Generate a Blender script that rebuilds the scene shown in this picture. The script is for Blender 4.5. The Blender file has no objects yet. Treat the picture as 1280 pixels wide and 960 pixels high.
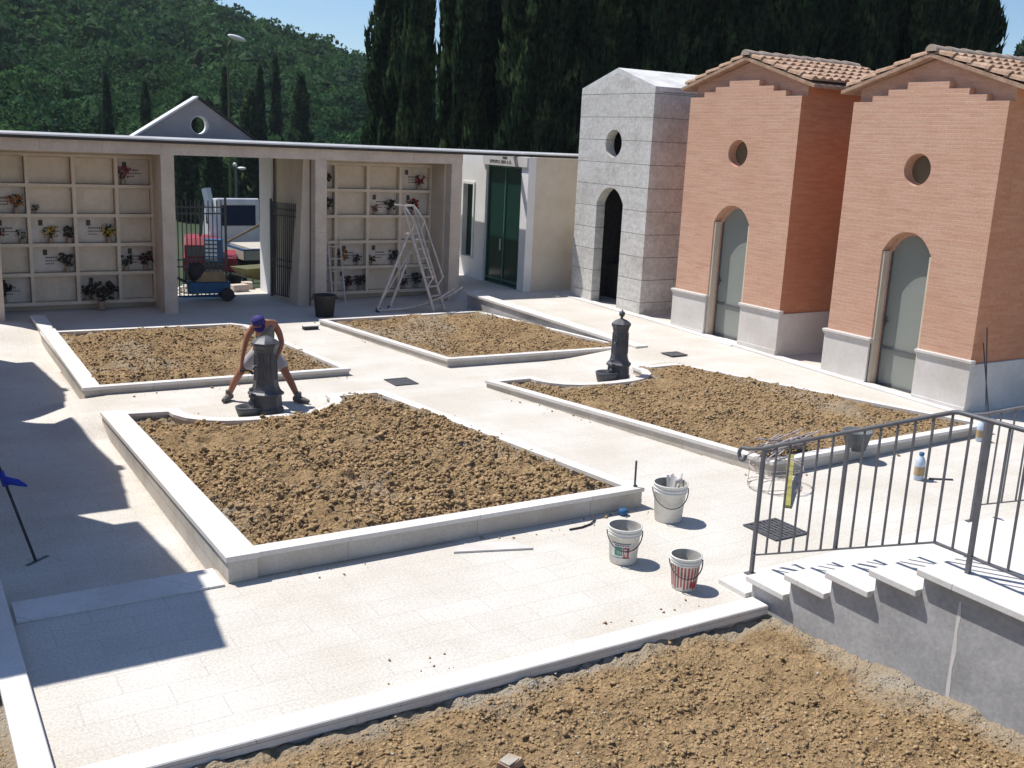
import bpy, bmesh, math, random
import numpy as np
from mathutils import Vector, Matrix
R_ = math.radians
rng = np.random.default_rng(7)
random.seed(7)
S = bpy.context.scene
C = S.collection

# ------------------------------------------------------------------ materials
def mat(name, col, rough=.8, col2=None, scale=4.0, var=.5, fine=0.0, fscale=60.0, bump=0.0, bscale=80.0,
        bdist=.01, metal=0.0, spec=.3, detail=4.0, brick=None, attr=None, attrcol=None, lo=.35, hi=.65, trans=0.0):
    """Principled material: base colour mixed to col2 by noise at world position, optional fine speckle, bricks, bump."""
    m = bpy.data.materials.new(name); m.use_nodes = True
    nt = m.node_tree; N = nt.nodes; L = nt.links
    b = N['Principled BSDF']
    b.inputs['Roughness'].default_value = rough
    b.inputs['Metallic'].default_value = metal
    b.inputs['Specular IOR Level'].default_value = spec
    geo = N.new('ShaderNodeNewGeometry')
    P = geo.outputs['Position']
    def rgb(c): return (c[0], c[1], c[2], 1)
    def mix(fac, a, c, mode='MIX'):
        x = N.new('ShaderNodeMix'); x.data_type = 'RGBA'; x.blend_type = mode
        for s, v in ((x.inputs[0], fac), (x.inputs[6], a), (x.inputs[7], c)):
            if isinstance(v, (int, float)): s.default_value = v
            elif isinstance(v, tuple): s.default_value = rgb(v)
            else: L.new(v, s)
        return x.outputs[2]
    def noise(sc, det=4.0, ro=.55):
        n = N.new('ShaderNodeTexNoise'); n.inputs['Scale'].default_value = sc
        n.inputs['Detail'].default_value = det; n.inputs['Roughness'].default_value = ro
        L.new(P, n.inputs['Vector']); return n.outputs['Fac']
    def ramp(v, a, c):
        r = N.new('ShaderNodeMapRange'); r.inputs[1].default_value = a; r.inputs[2].default_value = c
        L.new(v, r.inputs[0]); return r.outputs[0]
    c = rgb(col)
    cur = tuple(col)
    hsrc = None
    if brick:
        sep = N.new('ShaderNodeSeparateXYZ'); L.new(P, sep.inputs[0])
        cmb = N.new('ShaderNodeCombineXYZ')
        if brick.get('plane') == 'xy':
            L.new(sep.outputs[0], cmb.inputs[0]); L.new(sep.outputs[1], cmb.inputs[1])
        else:
            ad = N.new('ShaderNodeMath'); ad.operation = 'ADD'
            L.new(sep.outputs[0], ad.inputs[0]); L.new(sep.outputs[1], ad.inputs[1])
            L.new(ad.outputs[0], cmb.inputs[0]); L.new(sep.outputs[2], cmb.inputs[1])
        br = N.new('ShaderNodeTexBrick')
        br.inputs['Scale'].default_value = 1.0
        br.inputs['Brick Width'].default_value = brick['w']; br.inputs['Row Height'].default_value = brick['h']
        br.inputs['Mortar Size'].default_value = brick['m']; br.inputs['Mortar Smooth'].default_value = .3
        br.inputs['Bias'].default_value = brick.get('bias', 0)
        br.inputs['Color1'].default_value = rgb(col); br.inputs['Color2'].default_value = rgb(brick['c2'])
        br.inputs['Mortar'].default_value = rgb(brick['mc'])
        L.new(cmb.outputs[0], br.inputs['Vector'])
        cur = br.outputs['Color']; hsrc = br.outputs['Fac']
    if col2 is not None:
        cur = mix(ramp(noise(scale, detail), lo, hi), cur, tuple(col2)) if not brick else \
              mix(mulv(N, L, ramp(noise(scale, detail), lo, hi), var), cur, tuple(col2))
    if brick and brick.get('streak'):
        mp = N.new('ShaderNodeMapping'); mp.inputs['Scale'].default_value = brick.get('sscale', (1.6, 16.0, 1.0)); L.new(cmb.outputs[0], mp.inputs[0])
        sn = N.new('ShaderNodeTexNoise'); sn.inputs['Scale'].default_value = 1.0; sn.inputs['Detail'].default_value = 5.0; sn.inputs['Roughness'].default_value = .65
        L.new(mp.outputs[0], sn.inputs['Vector'])
        cur = mix(mulv(N, L, ramp(sn.outputs['Fac'], .48, .72), brick['streak']), cur, tuple(brick['sc']))
    if fine > 0:
        f = noise(fscale, 2.0)
        g = ramp(f, .3, .7)
        cc = N.new('ShaderNodeCombineColor')
        mr = N.new('ShaderNodeMapRange'); L.new(g, mr.inputs[0]); mr.inputs[3].default_value = 1 - fine; mr.inputs[4].default_value = 1 + fine
        for i in range(3): L.new(mr.outputs[0], cc.inputs[i])
        cur = mix(1.0, cur, cc.outputs[0], 'MULTIPLY')
    if attr:
        at = N.new('ShaderNodeAttribute'); at.attribute_name = attr
        cur = mix(at.outputs['Fac'], cur, tuple(attrcol))
    if isinstance(cur, tuple): b.inputs['Base Color'].default_value = rgb(cur)
    else: L.new(cur, b.inputs['Base Color'])
    if bump > 0:
        bp = N.new('ShaderNodeBump'); bp.inputs['Strength'].default_value = bump; bp.inputs['Distance'].default_value = bdist
        h = noise(bscale, 6.0)
        if hsrc is not None:
            s = N.new('ShaderNodeMath'); s.operation = 'MULTIPLY_ADD'; L.new(hsrc, s.inputs[0]); s.inputs[1].default_value = -1.0
            L.new(h, s.inputs[2]); h = s.outputs[0]
        L.new(h, bp.inputs['Height']); L.new(bp.outputs[0], b.inputs['Normal'])
    if trans > 0:
        tr = N.new('ShaderNodeBsdfTranslucent'); ms = N.new('ShaderNodeMixShader'); ms.inputs[0].default_value = trans
        if isinstance(cur, tuple): tr.inputs[0].default_value = rgb(cur)
        else: L.new(cur, tr.inputs[0])
        L.new(b.outputs[0], ms.inputs[1]); L.new(tr.outputs[0], ms.inputs[2]); L.new(ms.outputs[0], N['Material Output'].inputs[0])
    return m
def mulv(N, L, v, k):
    q = N.new('ShaderNodeMath'); q.operation = 'MULTIPLY'; L.new(v, q.inputs[0]); q.inputs[1].default_value = k
    return q.outputs[0]
def glass(name, col, rough=.05, alpha=None, spec=.5):
    m = bpy.data.materials.new(name); m.use_nodes = True
    b = m.node_tree.nodes['Principled BSDF']
    b.inputs['Base Color'].default_value = (*col, 1); b.inputs['Roughness'].default_value = rough
    b.inputs['Specular IOR Level'].default_value = spec
    n = m.node_tree.nodes.new('ShaderNodeTexNoise'); n.inputs['Scale'].default_value = 1.7
    r = m.node_tree.nodes.new('ShaderNodeMapRange'); r.inputs[3].default_value = rough * .7; r.inputs[4].default_value = rough * 1.6 + .02
    m.node_tree.links.new(n.outputs['Fac'], r.inputs[0]); m.node_tree.links.new(r.outputs[0], b.inputs['Roughness'])
    if alpha: b.inputs['Transmission Weight'].default_value = alpha
    return m

MT = {}
MT['pave'] = mat('paving_slabs', (.605, .575, .53), .85, col2=(.47, .425, .355), scale=.9, var=.6, fine=.15, fscale=46, bump=.3, bscale=70, bdist=.006,
                 brick=dict(plane='xy', w=.62, h=.31, m=.006, c2=(.575, .54, .495), mc=(.515, .475, .44), bias=-.1, streak=.35, sc=(.47, .42, .35), sscale=(.9, 2.2, 1.0)))
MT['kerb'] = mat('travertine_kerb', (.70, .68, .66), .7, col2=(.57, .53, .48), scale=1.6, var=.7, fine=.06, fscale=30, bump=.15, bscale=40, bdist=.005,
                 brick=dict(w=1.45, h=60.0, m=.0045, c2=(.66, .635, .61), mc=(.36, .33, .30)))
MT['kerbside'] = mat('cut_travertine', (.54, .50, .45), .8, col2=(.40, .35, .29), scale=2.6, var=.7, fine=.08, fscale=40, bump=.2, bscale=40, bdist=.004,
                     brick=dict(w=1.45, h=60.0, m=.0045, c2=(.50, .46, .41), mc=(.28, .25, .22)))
MT['soil'] = mat('clay_soil', (.37, .252, .132), .95, col2=(.27, .178, .09), scale=3.0, fine=.34, fscale=34, bump=1.0, bscale=34, bdist=.06, attr='edge', attrcol=(.37, .32, .25))
MT['clod'] = mat('clay_clods', (.39, .27, .145), .95, col2=(.265, .176, .09), scale=7.0, fine=.28, fscale=40, bump=.6, bscale=60, bdist=.01)
MT['stone'] = mat('pale_pebble', (.48, .44, .37), .9, col2=(.36, .31, .25), scale=9, fine=.1)
MT['brick'] = mat('thin_brick_sunlit', (.61, .375, .265), .85, col2=(.53, .295, .195), scale=.8, var=.5, fine=.10, fscale=30, bump=.5, bscale=50, bdist=.006,
                  brick=dict(w=.26, h=.062, m=.006, c2=(.57, .33, .23), mc=(.56, .42, .33), streak=.7, sc=(.44, .235, .155)))  # paler brick tone carries the sunlight on the chapel fronts
MT['brick2'] = mat('smooth_brick_shaded', (.56, .27, .155), .85, col2=(.47, .20, .11), scale=.7, var=.5, fine=.08, fscale=30, bump=.35, bscale=50, bdist=.005,
                  brick=dict(w=.26, h=.062, m=.004, c2=(.49, .21, .112), mc=(.50, .25, .14), streak=.5, sc=(.40, .15, .075)))  # same brick made redder and deeper, painting the shade on the sides
MT['plinth'] = mat('plinth_marble', (.62, .59, .56), .55, col2=(.54, .50, .46), scale=1.6, fine=.04, fscale=14, bump=.05, bscale=30, bdist=.003)
MT['concrete'] = mat('board_marked_concrete', (.58, .565, .535), .9, col2=(.36, .33, .30), scale=1.5, var=.6, fine=.14, fscale=13, bump=.5, bscale=26, bdist=.012,
                     brick=dict(w=40.0, h=.52, m=.010, c2=(.52, .505, .475), mc=(.20, .205, .19), streak=.55, sc=(.42, .385, .35), sscale=(.7, 5.0, 1.0)), lo=.50, hi=.70)
MT['slabroof'] = mat('pale_concrete_slab', (.68, .68, .67), .85, col2=(.5, .49, .47), scale=1.8, fine=.08, fscale=12)
MT['wallconc'] = mat('stair_wall_concrete', (.44, .43, .425), .9, col2=(.29, .285, .28), scale=1.5, fine=.10, fscale=22, bump=.3, bscale=30, bdist=.006)
MT['plaster'] = mat('cream_plaster', (.66, .575, .46), .9, col2=(.58, .49, .385), scale=1.5, fine=.05, fscale=26, bump=.12, bscale=70, bdist=.004)
MT['beam'] = mat('travertine_cladding', (.63, .55, .46), .85, col2=(.54, .46, .38), scale=2.4, fine=.07, fscale=18, bump=.12, bscale=30, bdist=.004)
MT['white'] = mat('white_plaster', (.78, .77, .75), .85, col2=(.72, .70, .68), scale=2, fine=.03)
MT['niche'] = mat('niche_frame_stone', (.76, .66, .52), .75, col2=(.68, .58, .45), scale=3, fine=.06, fscale=20, bump=.05)
MT['plaque'] = mat('niche_marble', (.71, .61, .475), .45, col2=(.62, .53, .40), scale=3.5, fine=.05, fscale=12)
MT['plaque2'] = mat('niche_white_marble', (.64, .585, .51), .4, col2=(.54, .48, .41), scale=3.5, fine=.05, fscale=12)
MT['ink'] = mat('engraved_letter', (.05, .045, .04), .6, col2=(.09, .08, .07), scale=30)
MT['flash'] = mat('white_metal_flashing', (.75, .75, .74), .45, col2=(.66, .66, .65), scale=3)
MT['gutter'] = mat('dark_gutter', (.03, .03, .032), .6, col2=(.05, .05, .05), scale=5)
MT['gable'] = mat('grey_render', (.36, .35, .36), .9, col2=(.30, .29, .295), scale=2.4, fine=.05)
MT['iron'] = mat('dark_wrought_iron', (.045, .047, .055), .5, col2=(.07, .07, .078), scale=9, metal=.0, spec=.5, bump=.1, bscale=90)
MT['cast'] = mat('cast_iron_paint', (.055, .058, .068), .5, col2=(.085, .088, .10), scale=8, spec=.5, bump=.25, bscale=60, bdist=.004)
MT['steelgrey'] = mat('grey_painted_rail', (.085, .085, .095), .5, col2=(.12, .12, .13), scale=10, spec=.5)
MT['galv'] = mat('galvanised_tube', (.62, .575, .54), .5, col2=(.46, .42, .39), scale=9, metal=.25, spec=.5)
MT['pail'] = mat('white_bucket_plastic', (.66, .645, .60), .5, col2=(.54, .52, .47), scale=9, fine=.05, fscale=30, lo=.5, hi=.8)
MT['pailin'] = mat('dried_mortar_inside', (.42, .40, .36), .8, col2=(.30, .29, .26), scale=10)
MT['red'] = mat('faded_red_print', (.36, .06, .065), .6, col2=(.45, .13, .12), scale=14)
MT['green'] = mat('green_print', (.05, .25, .14), .6, col2=(.1, .32, .2), scale=14)
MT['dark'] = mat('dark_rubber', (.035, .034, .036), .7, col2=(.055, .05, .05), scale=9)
MT['greybucket'] = mat('grey_mortar_tub', (.085, .10, .115), .6, col2=(.14, .15, .16), scale=9)
MT['wood'] = mat('raw_timber', (.42, .30, .17), .8, col2=(.33, .22, .12), scale=5, fine=.1)
MT['yellow'] = mat('worn_yellow_paint', (.33, .30, .075), .7, col2=(.22, .195, .065), scale=7, fine=.1)
MT['tile'] = mat('terracotta_tile', (.44, .30, .215), .9, col2=(.31, .195, .13), scale=5.5, fine=.15, fscale=24, bump=.3, bscale=40)
MT['ridge'] = mat('weathered_ridge_tile', (.46, .37, .30), .9, col2=(.33, .26, .21), scale=6, fine=.15)
MT['dglass'] = glass('pale_reflection_glass', (.33, .355, .32), .12)  # pale base colour stands in for reflections on the pane
MT['dglass'].node_tree.nodes['Principled BSDF'].inputs['Alpha'].default_value = .7
MT['rglass'] = glass('brown_round_glass', (.14, .105, .06), .25)
MT['gdoor'] = glass('green_door_glass', (.008, .035, .028), .12, spec=.25)
MT['alu'] = mat('green_aluminium', (.03, .12, .09), .4, col2=(.045, .14, .11), scale=6, spec=.5)
MT['cyp'] = mat('cypress_leaf', (.022, .044, .022), .8, col2=(.13, .19, .075), scale=.9, lo=.50, hi=.78, fine=.45, fscale=6, spec=.15, trans=.45)  # lighter noise patches paint sunlit tufts into the leaf colour
MT['hillleaf'] = mat('hill_forest_leaf', (.055, .122, .036), .8, col2=(.018, .055, .026), scale=.22, fine=.5, fscale=.6, spec=.1, trans=.4)
MT['hill'] = mat('hill_floor', (.03, .05, .02), .95, col2=(.05, .06, .03), scale=.1)
MT['gnd'] = mat('dry_ground', (.30, .27, .22), .95, col2=(.22, .2, .15), scale=.3, fine=.1, fscale=3)
MT['bark'] = mat('grey_bark', (.12, .09, .065), .95, col2=(.07, .055, .04), scale=6)
MT['skin'] = mat('sunburnt_skin', (.36, .165, .105), .6, col2=(.31, .13, .08), scale=9)
MT['vest'] = mat('grey_vest_cloth', (.10, .11, .12), .9, col2=(.16, .17, .18), scale=9)
MT['shorts'] = mat('pale_shorts_cloth', (.42, .40, .41), .9, col2=(.33, .31, .33), scale=7)
MT['cap'] = mat('purple_cap_cloth', (.05, .04, .20), .8, col2=(.035, .03, .13), scale=12)
MT['hair'] = mat('dark_hair', (.02, .015, .012), .7, col2=(.03, .02, .015), scale=30)
MT['shoe'] = mat('work_boot', (.11, .105, .10), .85, col2=(.17, .16, .15), scale=12)
MT['blue'] = mat('blue_plastic', (.015, .03, .32), .5, col2=(.02, .05, .40), scale=9)
MT['lblue'] = mat('pale_blue_bottle', (.50, .58, .68), .35, col2=(.42, .5, .62), scale=12)
MT['truckw'] = mat('white_truck_paint', (.72, .73, .74), .35, col2=(.62, .62, .62), scale=2, spec=.5)
MT['cream'] = mat('cream_truck_panel', (.55, .50, .42), .5, col2=(.48, .43, .36), scale=2)
MT['tblue'] = mat('blue_machine_paint', (.03, .12, .26), .45, col2=(.02, .08, .18), scale=3)
MT['tred'] = mat('red_machine_paint', (.30, .025, .035), .5, col2=(.22, .02, .03), scale=3)
MT['olive'] = mat('olive_paint', (.12, .12, .04), .6, col2=(.09, .085, .03), scale=5)
MT['wind'] = glass('dark_cab_glass', (.02, .03, .06), .08)
MT['pink'] = mat('pinkish_stone_block', (.60, .50, .44), .85, col2=(.5, .4, .35), scale=4)
MT['lampw'] = mat('lamp_head_white', (.75, .75, .73), .4, col2=(.68, .68, .66), scale=4)
MT['stick'] = mat('dry_grey_cane', (.56, .50, .47), .9, col2=(.28, .23, .21), scale=12)
MT['paper'] = mat('white_paper', (.72, .72, .70), .8, col2=(.66, .66, .64), scale=6)
for nm, c in (('fl_pink', (.42, .10, .12)), ('fl_orange', (.50, .16, .03)), ('fl_yellow', (.55, .36, .05)), ('fl_dark', (.055, .035, .03)),
              ('fl_red', (.36, .02, .025)), ('fl_white', (.6, .55, .5)), ('fl_purple', (.10, .03, .06)), ('leaf', (.03, .055, .02))):
    MT[nm] = mat(nm + '_petals', c, .8, col2=tuple(x * .7 for x in c), scale=20)
MT['vase'] = mat('ceramic_vase', (.35, .28, .22), .5, col2=(.28, .2, .15), scale=8)

# ------------------------------------------------------------------ mesh helpers
class MB:
    def __init__(s): s.v = []; s.f = []; s.m = []; s.s = []
    def add(s, vs, fs, mi=0, sm=False):
        o = len(s.v); s.v += [tuple(p) for p in vs]
        for f in fs: s.f.append(tuple(i + o for i in f)); s.m.append(mi); s.s.append(sm)
        return s
    def hexa(s, b, t, mi=0):
        return s.add(list(b) + list(t), [(3, 2, 1, 0), (4, 5, 6, 7), (0, 1, 5, 4), (1, 2, 6, 5), (2, 3, 7, 6), (3, 0, 4, 7)], mi)
    def box(s, x0, x1, y0, y1, z0, z1, mi=0):
        return s.hexa([(x0, y0, z0), (x1, y0, z0), (x1, y1, z0), (x0, y1, z0)], [(x0, y0, z1), (x1, y0, z1), (x1, y1, z1), (x0, y1, z1)], mi)
    def cbox(s, x0, x1, y0, y1, z0, z1, c=.01, mi=0):
        """box with chamfered top edges"""
        s.box(x0, x1, y0, y1, z0, z1 - c, mi)
        return s.hexa([(x0, y0, z1 - c), (x1, y0, z1 - c), (x1, y1, z1 - c), (x0, y1, z1 - c)], [(x0 + c, y0 + c, z1), (x1 - c, y0 + c, z1), (x1 - c, y1 - c, z1), (x0 + c, y1 - c, z1)], mi)
    def prism(s, poly, z0, z1, fn=None, mi=0):
        n = len(poly)
        vs = [(x, y, z0) for x, y in poly] + [(x, y, z1) for x, y in poly]
        if fn: vs = [fn(*p) for p in vs]
        return s.add(vs, [tuple(range(n))[::-1], tuple(range(n, 2 * n))] + [(i, (i + 1) % n, n + (i + 1) % n, n + i) for i in range(n)], mi)
    def tube(s, path, r, n=8, mi=0, sm=True, cap=True):
        P = [Vector(p) for p in path]; k = len(P)
        rr = r if isinstance(r, (list, tuple)) else [r] * k
        vs = []; up = None
        for i in range(k):
            d = (P[min(i + 1, k - 1)] - P[max(i - 1, 0)])
            d = d.normalized() if d.length > 1e-9 else Vector((0, 0, 1))
            if up is None:
                a = Vector((0, 0, 1)) if abs(d.z) < .9 else Vector((1, 0, 0))
                up = d.cross(a).normalized()
            else:
                up = (up - d * up.dot(d)).normalized()
            w = d.cross(up)
            for j in range(n):
                t = 2 * math.pi * j / n
                vs.append(P[i] + (up * math.cos(t) + w * math.sin(t)) * rr[i])
        fs = [(i * n + j, i * n + (j + 1) % n, (i + 1) * n + (j + 1) % n, (i + 1) * n + j) for i in range(k - 1) for j in range(n)]
        s.add(vs, fs, mi, sm)
        if cap: s.add(vs[:n], [tuple(range(n))[::-1]], mi); s.add(vs[-n:], [tuple(range(n))], mi)
        return s
    def bar(s, a, b, w, h=None, mi=0, up=(0, 0, 1)):
        """square section bar from a to b"""
        h = h or w; a = Vector(a); b = Vector(b); d = (b - a).normalized()
        u = Vector(up)
        if abs(d.dot(u)) > .98: u = Vector((0, 1, 0))
        x = d.cross(u).normalized(); z = x.cross(d)
        q = [(-w / 2, -h / 2), (w / 2, -h / 2), (w / 2, h / 2), (-w / 2, h / 2)]
        return s.hexa([a + x * i + z * j for i, j in q], [b + x * i + z * j for i, j in q], mi)
    def lathe(s, prof, c=(0, 0, 0), n=24, mi=0, sm=True, a0=0.0, sq=None):
        vs = []
        for r, z in prof:
            for j in range(n):
                t = 2 * math.pi * (j + a0) / n
                vs.append((c[0] + r * math.cos(t), c[1] + r * math.sin(t), c[2] + z))
        k = len(prof)
        fs = [(i * n + j, i * n + (j + 1) % n, (i + 1) * n + (j + 1) % n, (i + 1) * n + j) for i in range(k - 1) for j in range(n)]
        return s.add(vs, fs, mi, sm)
    def disc(s, r, z, c=(0, 0, 0), n=24, mi=0):
        return s.add([(c[0] + r * math.cos(2 * math.pi * j / n), c[1] + r * math.sin(2 * math.pi * j / n), c[2] + z) for j in range(n)], [tuple(range(n))], mi)
    def ball(s, c, r, n=10, mi=0, sz=1.0):
        prof = [(max(r * math.sin(math.pi * i / n), 1e-4), -r * sz * math.cos(math.pi * i / n)) for i in range(n + 1)]
        return s.lathe(prof, c, 2 * n, mi)
    def build(s, name, mats, parent=None, bevel=0):
        me = bpy.data.meshes.new(name)
        me.from_pydata(s.v, [], s.f)
        if not isinstance(mats, (list, tuple)): mats = [mats]
        for q in mats: me.materials.append(q)
        me.polygons.foreach_set('material_index', s.m)
        me.polygons.foreach_set('use_smooth', s.s)
        me.update()
        o = bpy.data.objects.new(name, me); C.objects.link(o)
        if parent: o.parent = parent
        if bevel:
            b = o.modifiers.new('edge', 'BEVEL'); b.width = bevel; b.segments = 2; b.limit_method = 'ANGLE'
        return o

def tag(o, label=None, cat=None, group=None, kind=None):
    if label: o['label'] = label
    if cat: o['category'] = cat
    if group: o['group'] = group
    if kind: o['kind'] = kind
    return o
def empty(name, loc, label, cat, group=None, rz=0):
    o = bpy.data.objects.new(name, None); C.objects.link(o)
    o.location = loc; o.rotation_euler = (0, 0, rz); o.empty_display_size = .2
    return tag(o, label, cat, group)
def copy_tree(o, parent=None):
    c = o.copy(); C.objects.link(c)
    if parent: c.parent = parent
    for ch in list(o.children): copy_tree(ch, c)
    return c
def fill_plate(outer, holes, t):
    """polygon with holes, extruded +-t/2: returns (verts, faces)"""
    cu = bpy.data.curves.new('tmp', 'CURVE'); cu.dimensions = '2D'; cu.fill_mode = 'BOTH'; cu.extrude = t / 2
    for poly in [outer] + list(holes):
        sp = cu.splines.new('POLY'); sp.points.add(len(poly) - 1); sp.use_cyclic_u = True
        for p, (x, y) in zip(sp.points, poly): p.co = (x, y, 0, 1)
    o = bpy.data.objects.new('tmp', cu); C.objects.link(o)
    dg = bpy.context.evaluated_depsgraph_get(); dg.update()
    me = bpy.data.meshes.new_from_object(o.evaluated_get(dg))
    vs = [v.co.copy() for v in me.vertices]; fs = [tuple(p.vertices) for p in me.polygons]
    bpy.data.objects.remove(o); bpy.data.curves.remove(cu); bpy.data.meshes.remove(me)
    return vs, fs
def np_mesh(name, V, F, m, smooth=False):
    """fast mesh from numpy arrays (all faces the same size)"""
    me = bpy.data.meshes.new(name)
    V = np.asarray(V, np.float32); F = np.asarray(F, np.int32); k = F.shape[1]
    me.vertices.add(len(V)); me.vertices.foreach_set('co', V.ravel())
    me.loops.add(F.size); me.loops.foreach_set('vertex_index', F.ravel())
    me.polygons.add(len(F)); me.polygons.foreach_set('loop_start', np.arange(0, F.size, k, dtype=np.int32))
    me.polygons.foreach_set('loop_total', np.full(len(F), k, np.int32))
    if smooth: me.polygons.foreach_set('use_smooth', np.ones(len(F), bool))
    me.materials.append(m); me.update(calc_edges=True); me.validate()
    return me
def link(name, me, parent=None):
    o = bpy.data.objects.new(name, me); C.objects.link(o)
    if parent: o.parent = parent
    return o
def vnoise(x, y, sc, seed=0):
    g = np.random.default_rng(seed).random((256, 256))
    X = x * sc + 100; Y = y * sc + 100
    i = np.floor(X).astype(int); j = np.floor(Y).astype(int); u = X - i; v = Y - j
    u = u * u * (3 - 2 * u); v = v * v * (3 - 2 * v)
    a = g[i % 256, j % 256]; b = g[(i + 1) % 256, j % 256]; c = g[i % 256, (j + 1) % 256]; d = g[(i + 1) % 256, (j + 1) % 256]
    return (a * (1 - u) + b * u) * (1 - v) + (c * (1 - u) + d * u) * v
def smooth(a, b, x):
    t = np.clip((x - a) / (b - a), 0, 1); return t * t * (3 - 2 * t)
def inpoly(px, py, poly):
    r = np.zeros(px.shape, bool); n = len(poly)
    for i in range(n):
        x0, y0 = poly[i][:2]; x1, y1 = poly[(i + 1) % n][:2]
        c = ((y0 > py) != (y1 > py)); xx = (x1 - x0) * (py - y0) / ((y1 - y0) if y1 != y0 else 1e-9) + x0
        r ^= c & (px < xx)
    return r
def edgedist(px, py, poly):
    d = np.full(px.shape, 1e9); n = len(poly)
    for i in range(n):
        a = np.array(poly[i][:2]); b = np.array(poly[(i + 1) % n][:2]); e = b - a; L = max((e ** 2).sum(), 1e-9)
        t = np.clip(((px - a[0]) * e[0] + (py - a[1]) * e[1]) / L, 0, 1)
        d = np.minimum(d, np.hypot(px - a[0] - t * e[0], py - a[1] - t * e[1]))
    return d
def inset(poly, w):
    n = len(poly); out = []
    for i in range(n):
        p = Vector(poly[i][:2]); a = Vector(poly[i - 1][:2]); b = Vector(poly[(i + 1) % n][:2])
        d1 = (p - a).normalized(); d2 = (b - p).normalized()
        n1 = Vector((-d1.y, d1.x)); n2 = Vector((-d2.y, d2.x))
        m = (n1 + n2).normalized(); k = w / max(m.dot(n1), .45)
        q = p + m * k
        out.append((q.x, q.y) + tuple(poly[i][2:]))
    return out

# ------------------------------------------------------------------ garden beds
def bay(cx, y, rx, ry, za, n=12):
    """rounded notch in a back kerb, running from right to left (counter-clockwise outline)"""
    out = []
    for i in range(n + 1):
        t = math.pi * i / n
        c = math.cos(t); s = math.sin(t)
        out.append((cx + rx * math.copysign(abs(c) ** .85, c), y - ry * s ** .8, za))
    return out
BED = {
 'A': [(2.45, 8.68, .25), (7.24, 8.72, .23), (6.60, 14.60, .10)] + bay(4.55, 14.60, 1.12, .86, .10) + [(2.44, 14.68, .11)],
 'B': [(2.44, 16.12, .13), (6.70, 16.08, .12), (6.36, 20.75, .09), (6.10, 21.05, .09), (2.46, 21.15, .09)],
 'C': [(8.54, 16.05, .16), (12.62, 15.95, .15), (12.10, 21.25, .05), (7.92, 20.80, .12)],
 'D': [(9.46, 8.92, .20), (14.28, 9.12, .15), (12.60, 14.52, .12)] + bay(10.45, 14.50, 1.08, .80, .12) + [(8.44, 14.50, .12)],
}
KW = .17
def kerb(name, poly, w, zb, label, wl=None):
    n = len(poly); mb = MB()
    def ring(p0, p1, t0, t1):   # t0/t1: z offset functions
        o = len(mb.v)
        vs = []
        for a, b in zip(p0, p1):
            vs += [(a[0], a[1], t0(a)), (b[0], b[1], t0(b)), (a[0], a[1], t1(a)), (b[0], b[1], t1(b))]
        fs = []; 
        for i in range(n):
            j = (i + 1) % n; A = 4 * i; B = 4 * j
            fs += [(A + 2, B + 2, B + 3, A + 3), (A, B, B + 2, A + 2), (B + 1, A + 1, A + 3, B + 3), (B, A, A + 1, B + 1)]
        return vs, fs
    cap0, cap1 = poly, inset(poly, w)
    vs, fs = ring(cap0, cap1, lambda p: p[2] - .045, lambda p: p[2])
    mb.add(vs, fs, 0)
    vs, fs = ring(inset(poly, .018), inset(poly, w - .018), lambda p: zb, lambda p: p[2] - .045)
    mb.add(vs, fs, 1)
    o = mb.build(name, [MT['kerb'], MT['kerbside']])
    return tag(o, label, kind='structure')
kerb('bed_kerb', BED['A'], KW, -.35, 'white stone kerb round the near left soil bed')
kerb('bed_kerb', BED['B'], .13, -.35, 'white stone kerb round the far left soil bed')
kerb('bed_kerb', BED['C'], .13, -.3, 'white stone kerb round the far middle soil bed')
kerb('bed_kerb', BED['D'], .15, -.3, 'white stone kerb round the right soil bed')
# broad coping along the left side of the two left beds
m = MB()
def slab(a, b, w, zb, mb, t=.05):
    (x0, y0, z0), (x1, y1, z1) = a, b
    mb.hexa([(x0, y0, z0 - t), (x0 + w, y0, z0 - t), (x1 + w, y1, z1 - t), (x1, y1, z1 - t)], [(x0, y0, z0), (x0 + w, y0, z0), (x1 + w, y1, z1), (x1, y1, z1)], 0)
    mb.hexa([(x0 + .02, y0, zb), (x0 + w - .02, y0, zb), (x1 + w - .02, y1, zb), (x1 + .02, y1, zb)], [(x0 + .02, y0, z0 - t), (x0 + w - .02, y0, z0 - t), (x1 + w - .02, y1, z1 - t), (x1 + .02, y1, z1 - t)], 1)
slab((2.425, 8.66, .256), (2.415, 14.70, .116), .31, -.4, m)
slab((2.415, 16.10, .136), (2.50, 22.85, .126), .26, -.4, m)
tag(m.build('kerb_coping', [MT['kerb'], MT['kerbside']]), kind='structure')

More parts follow.
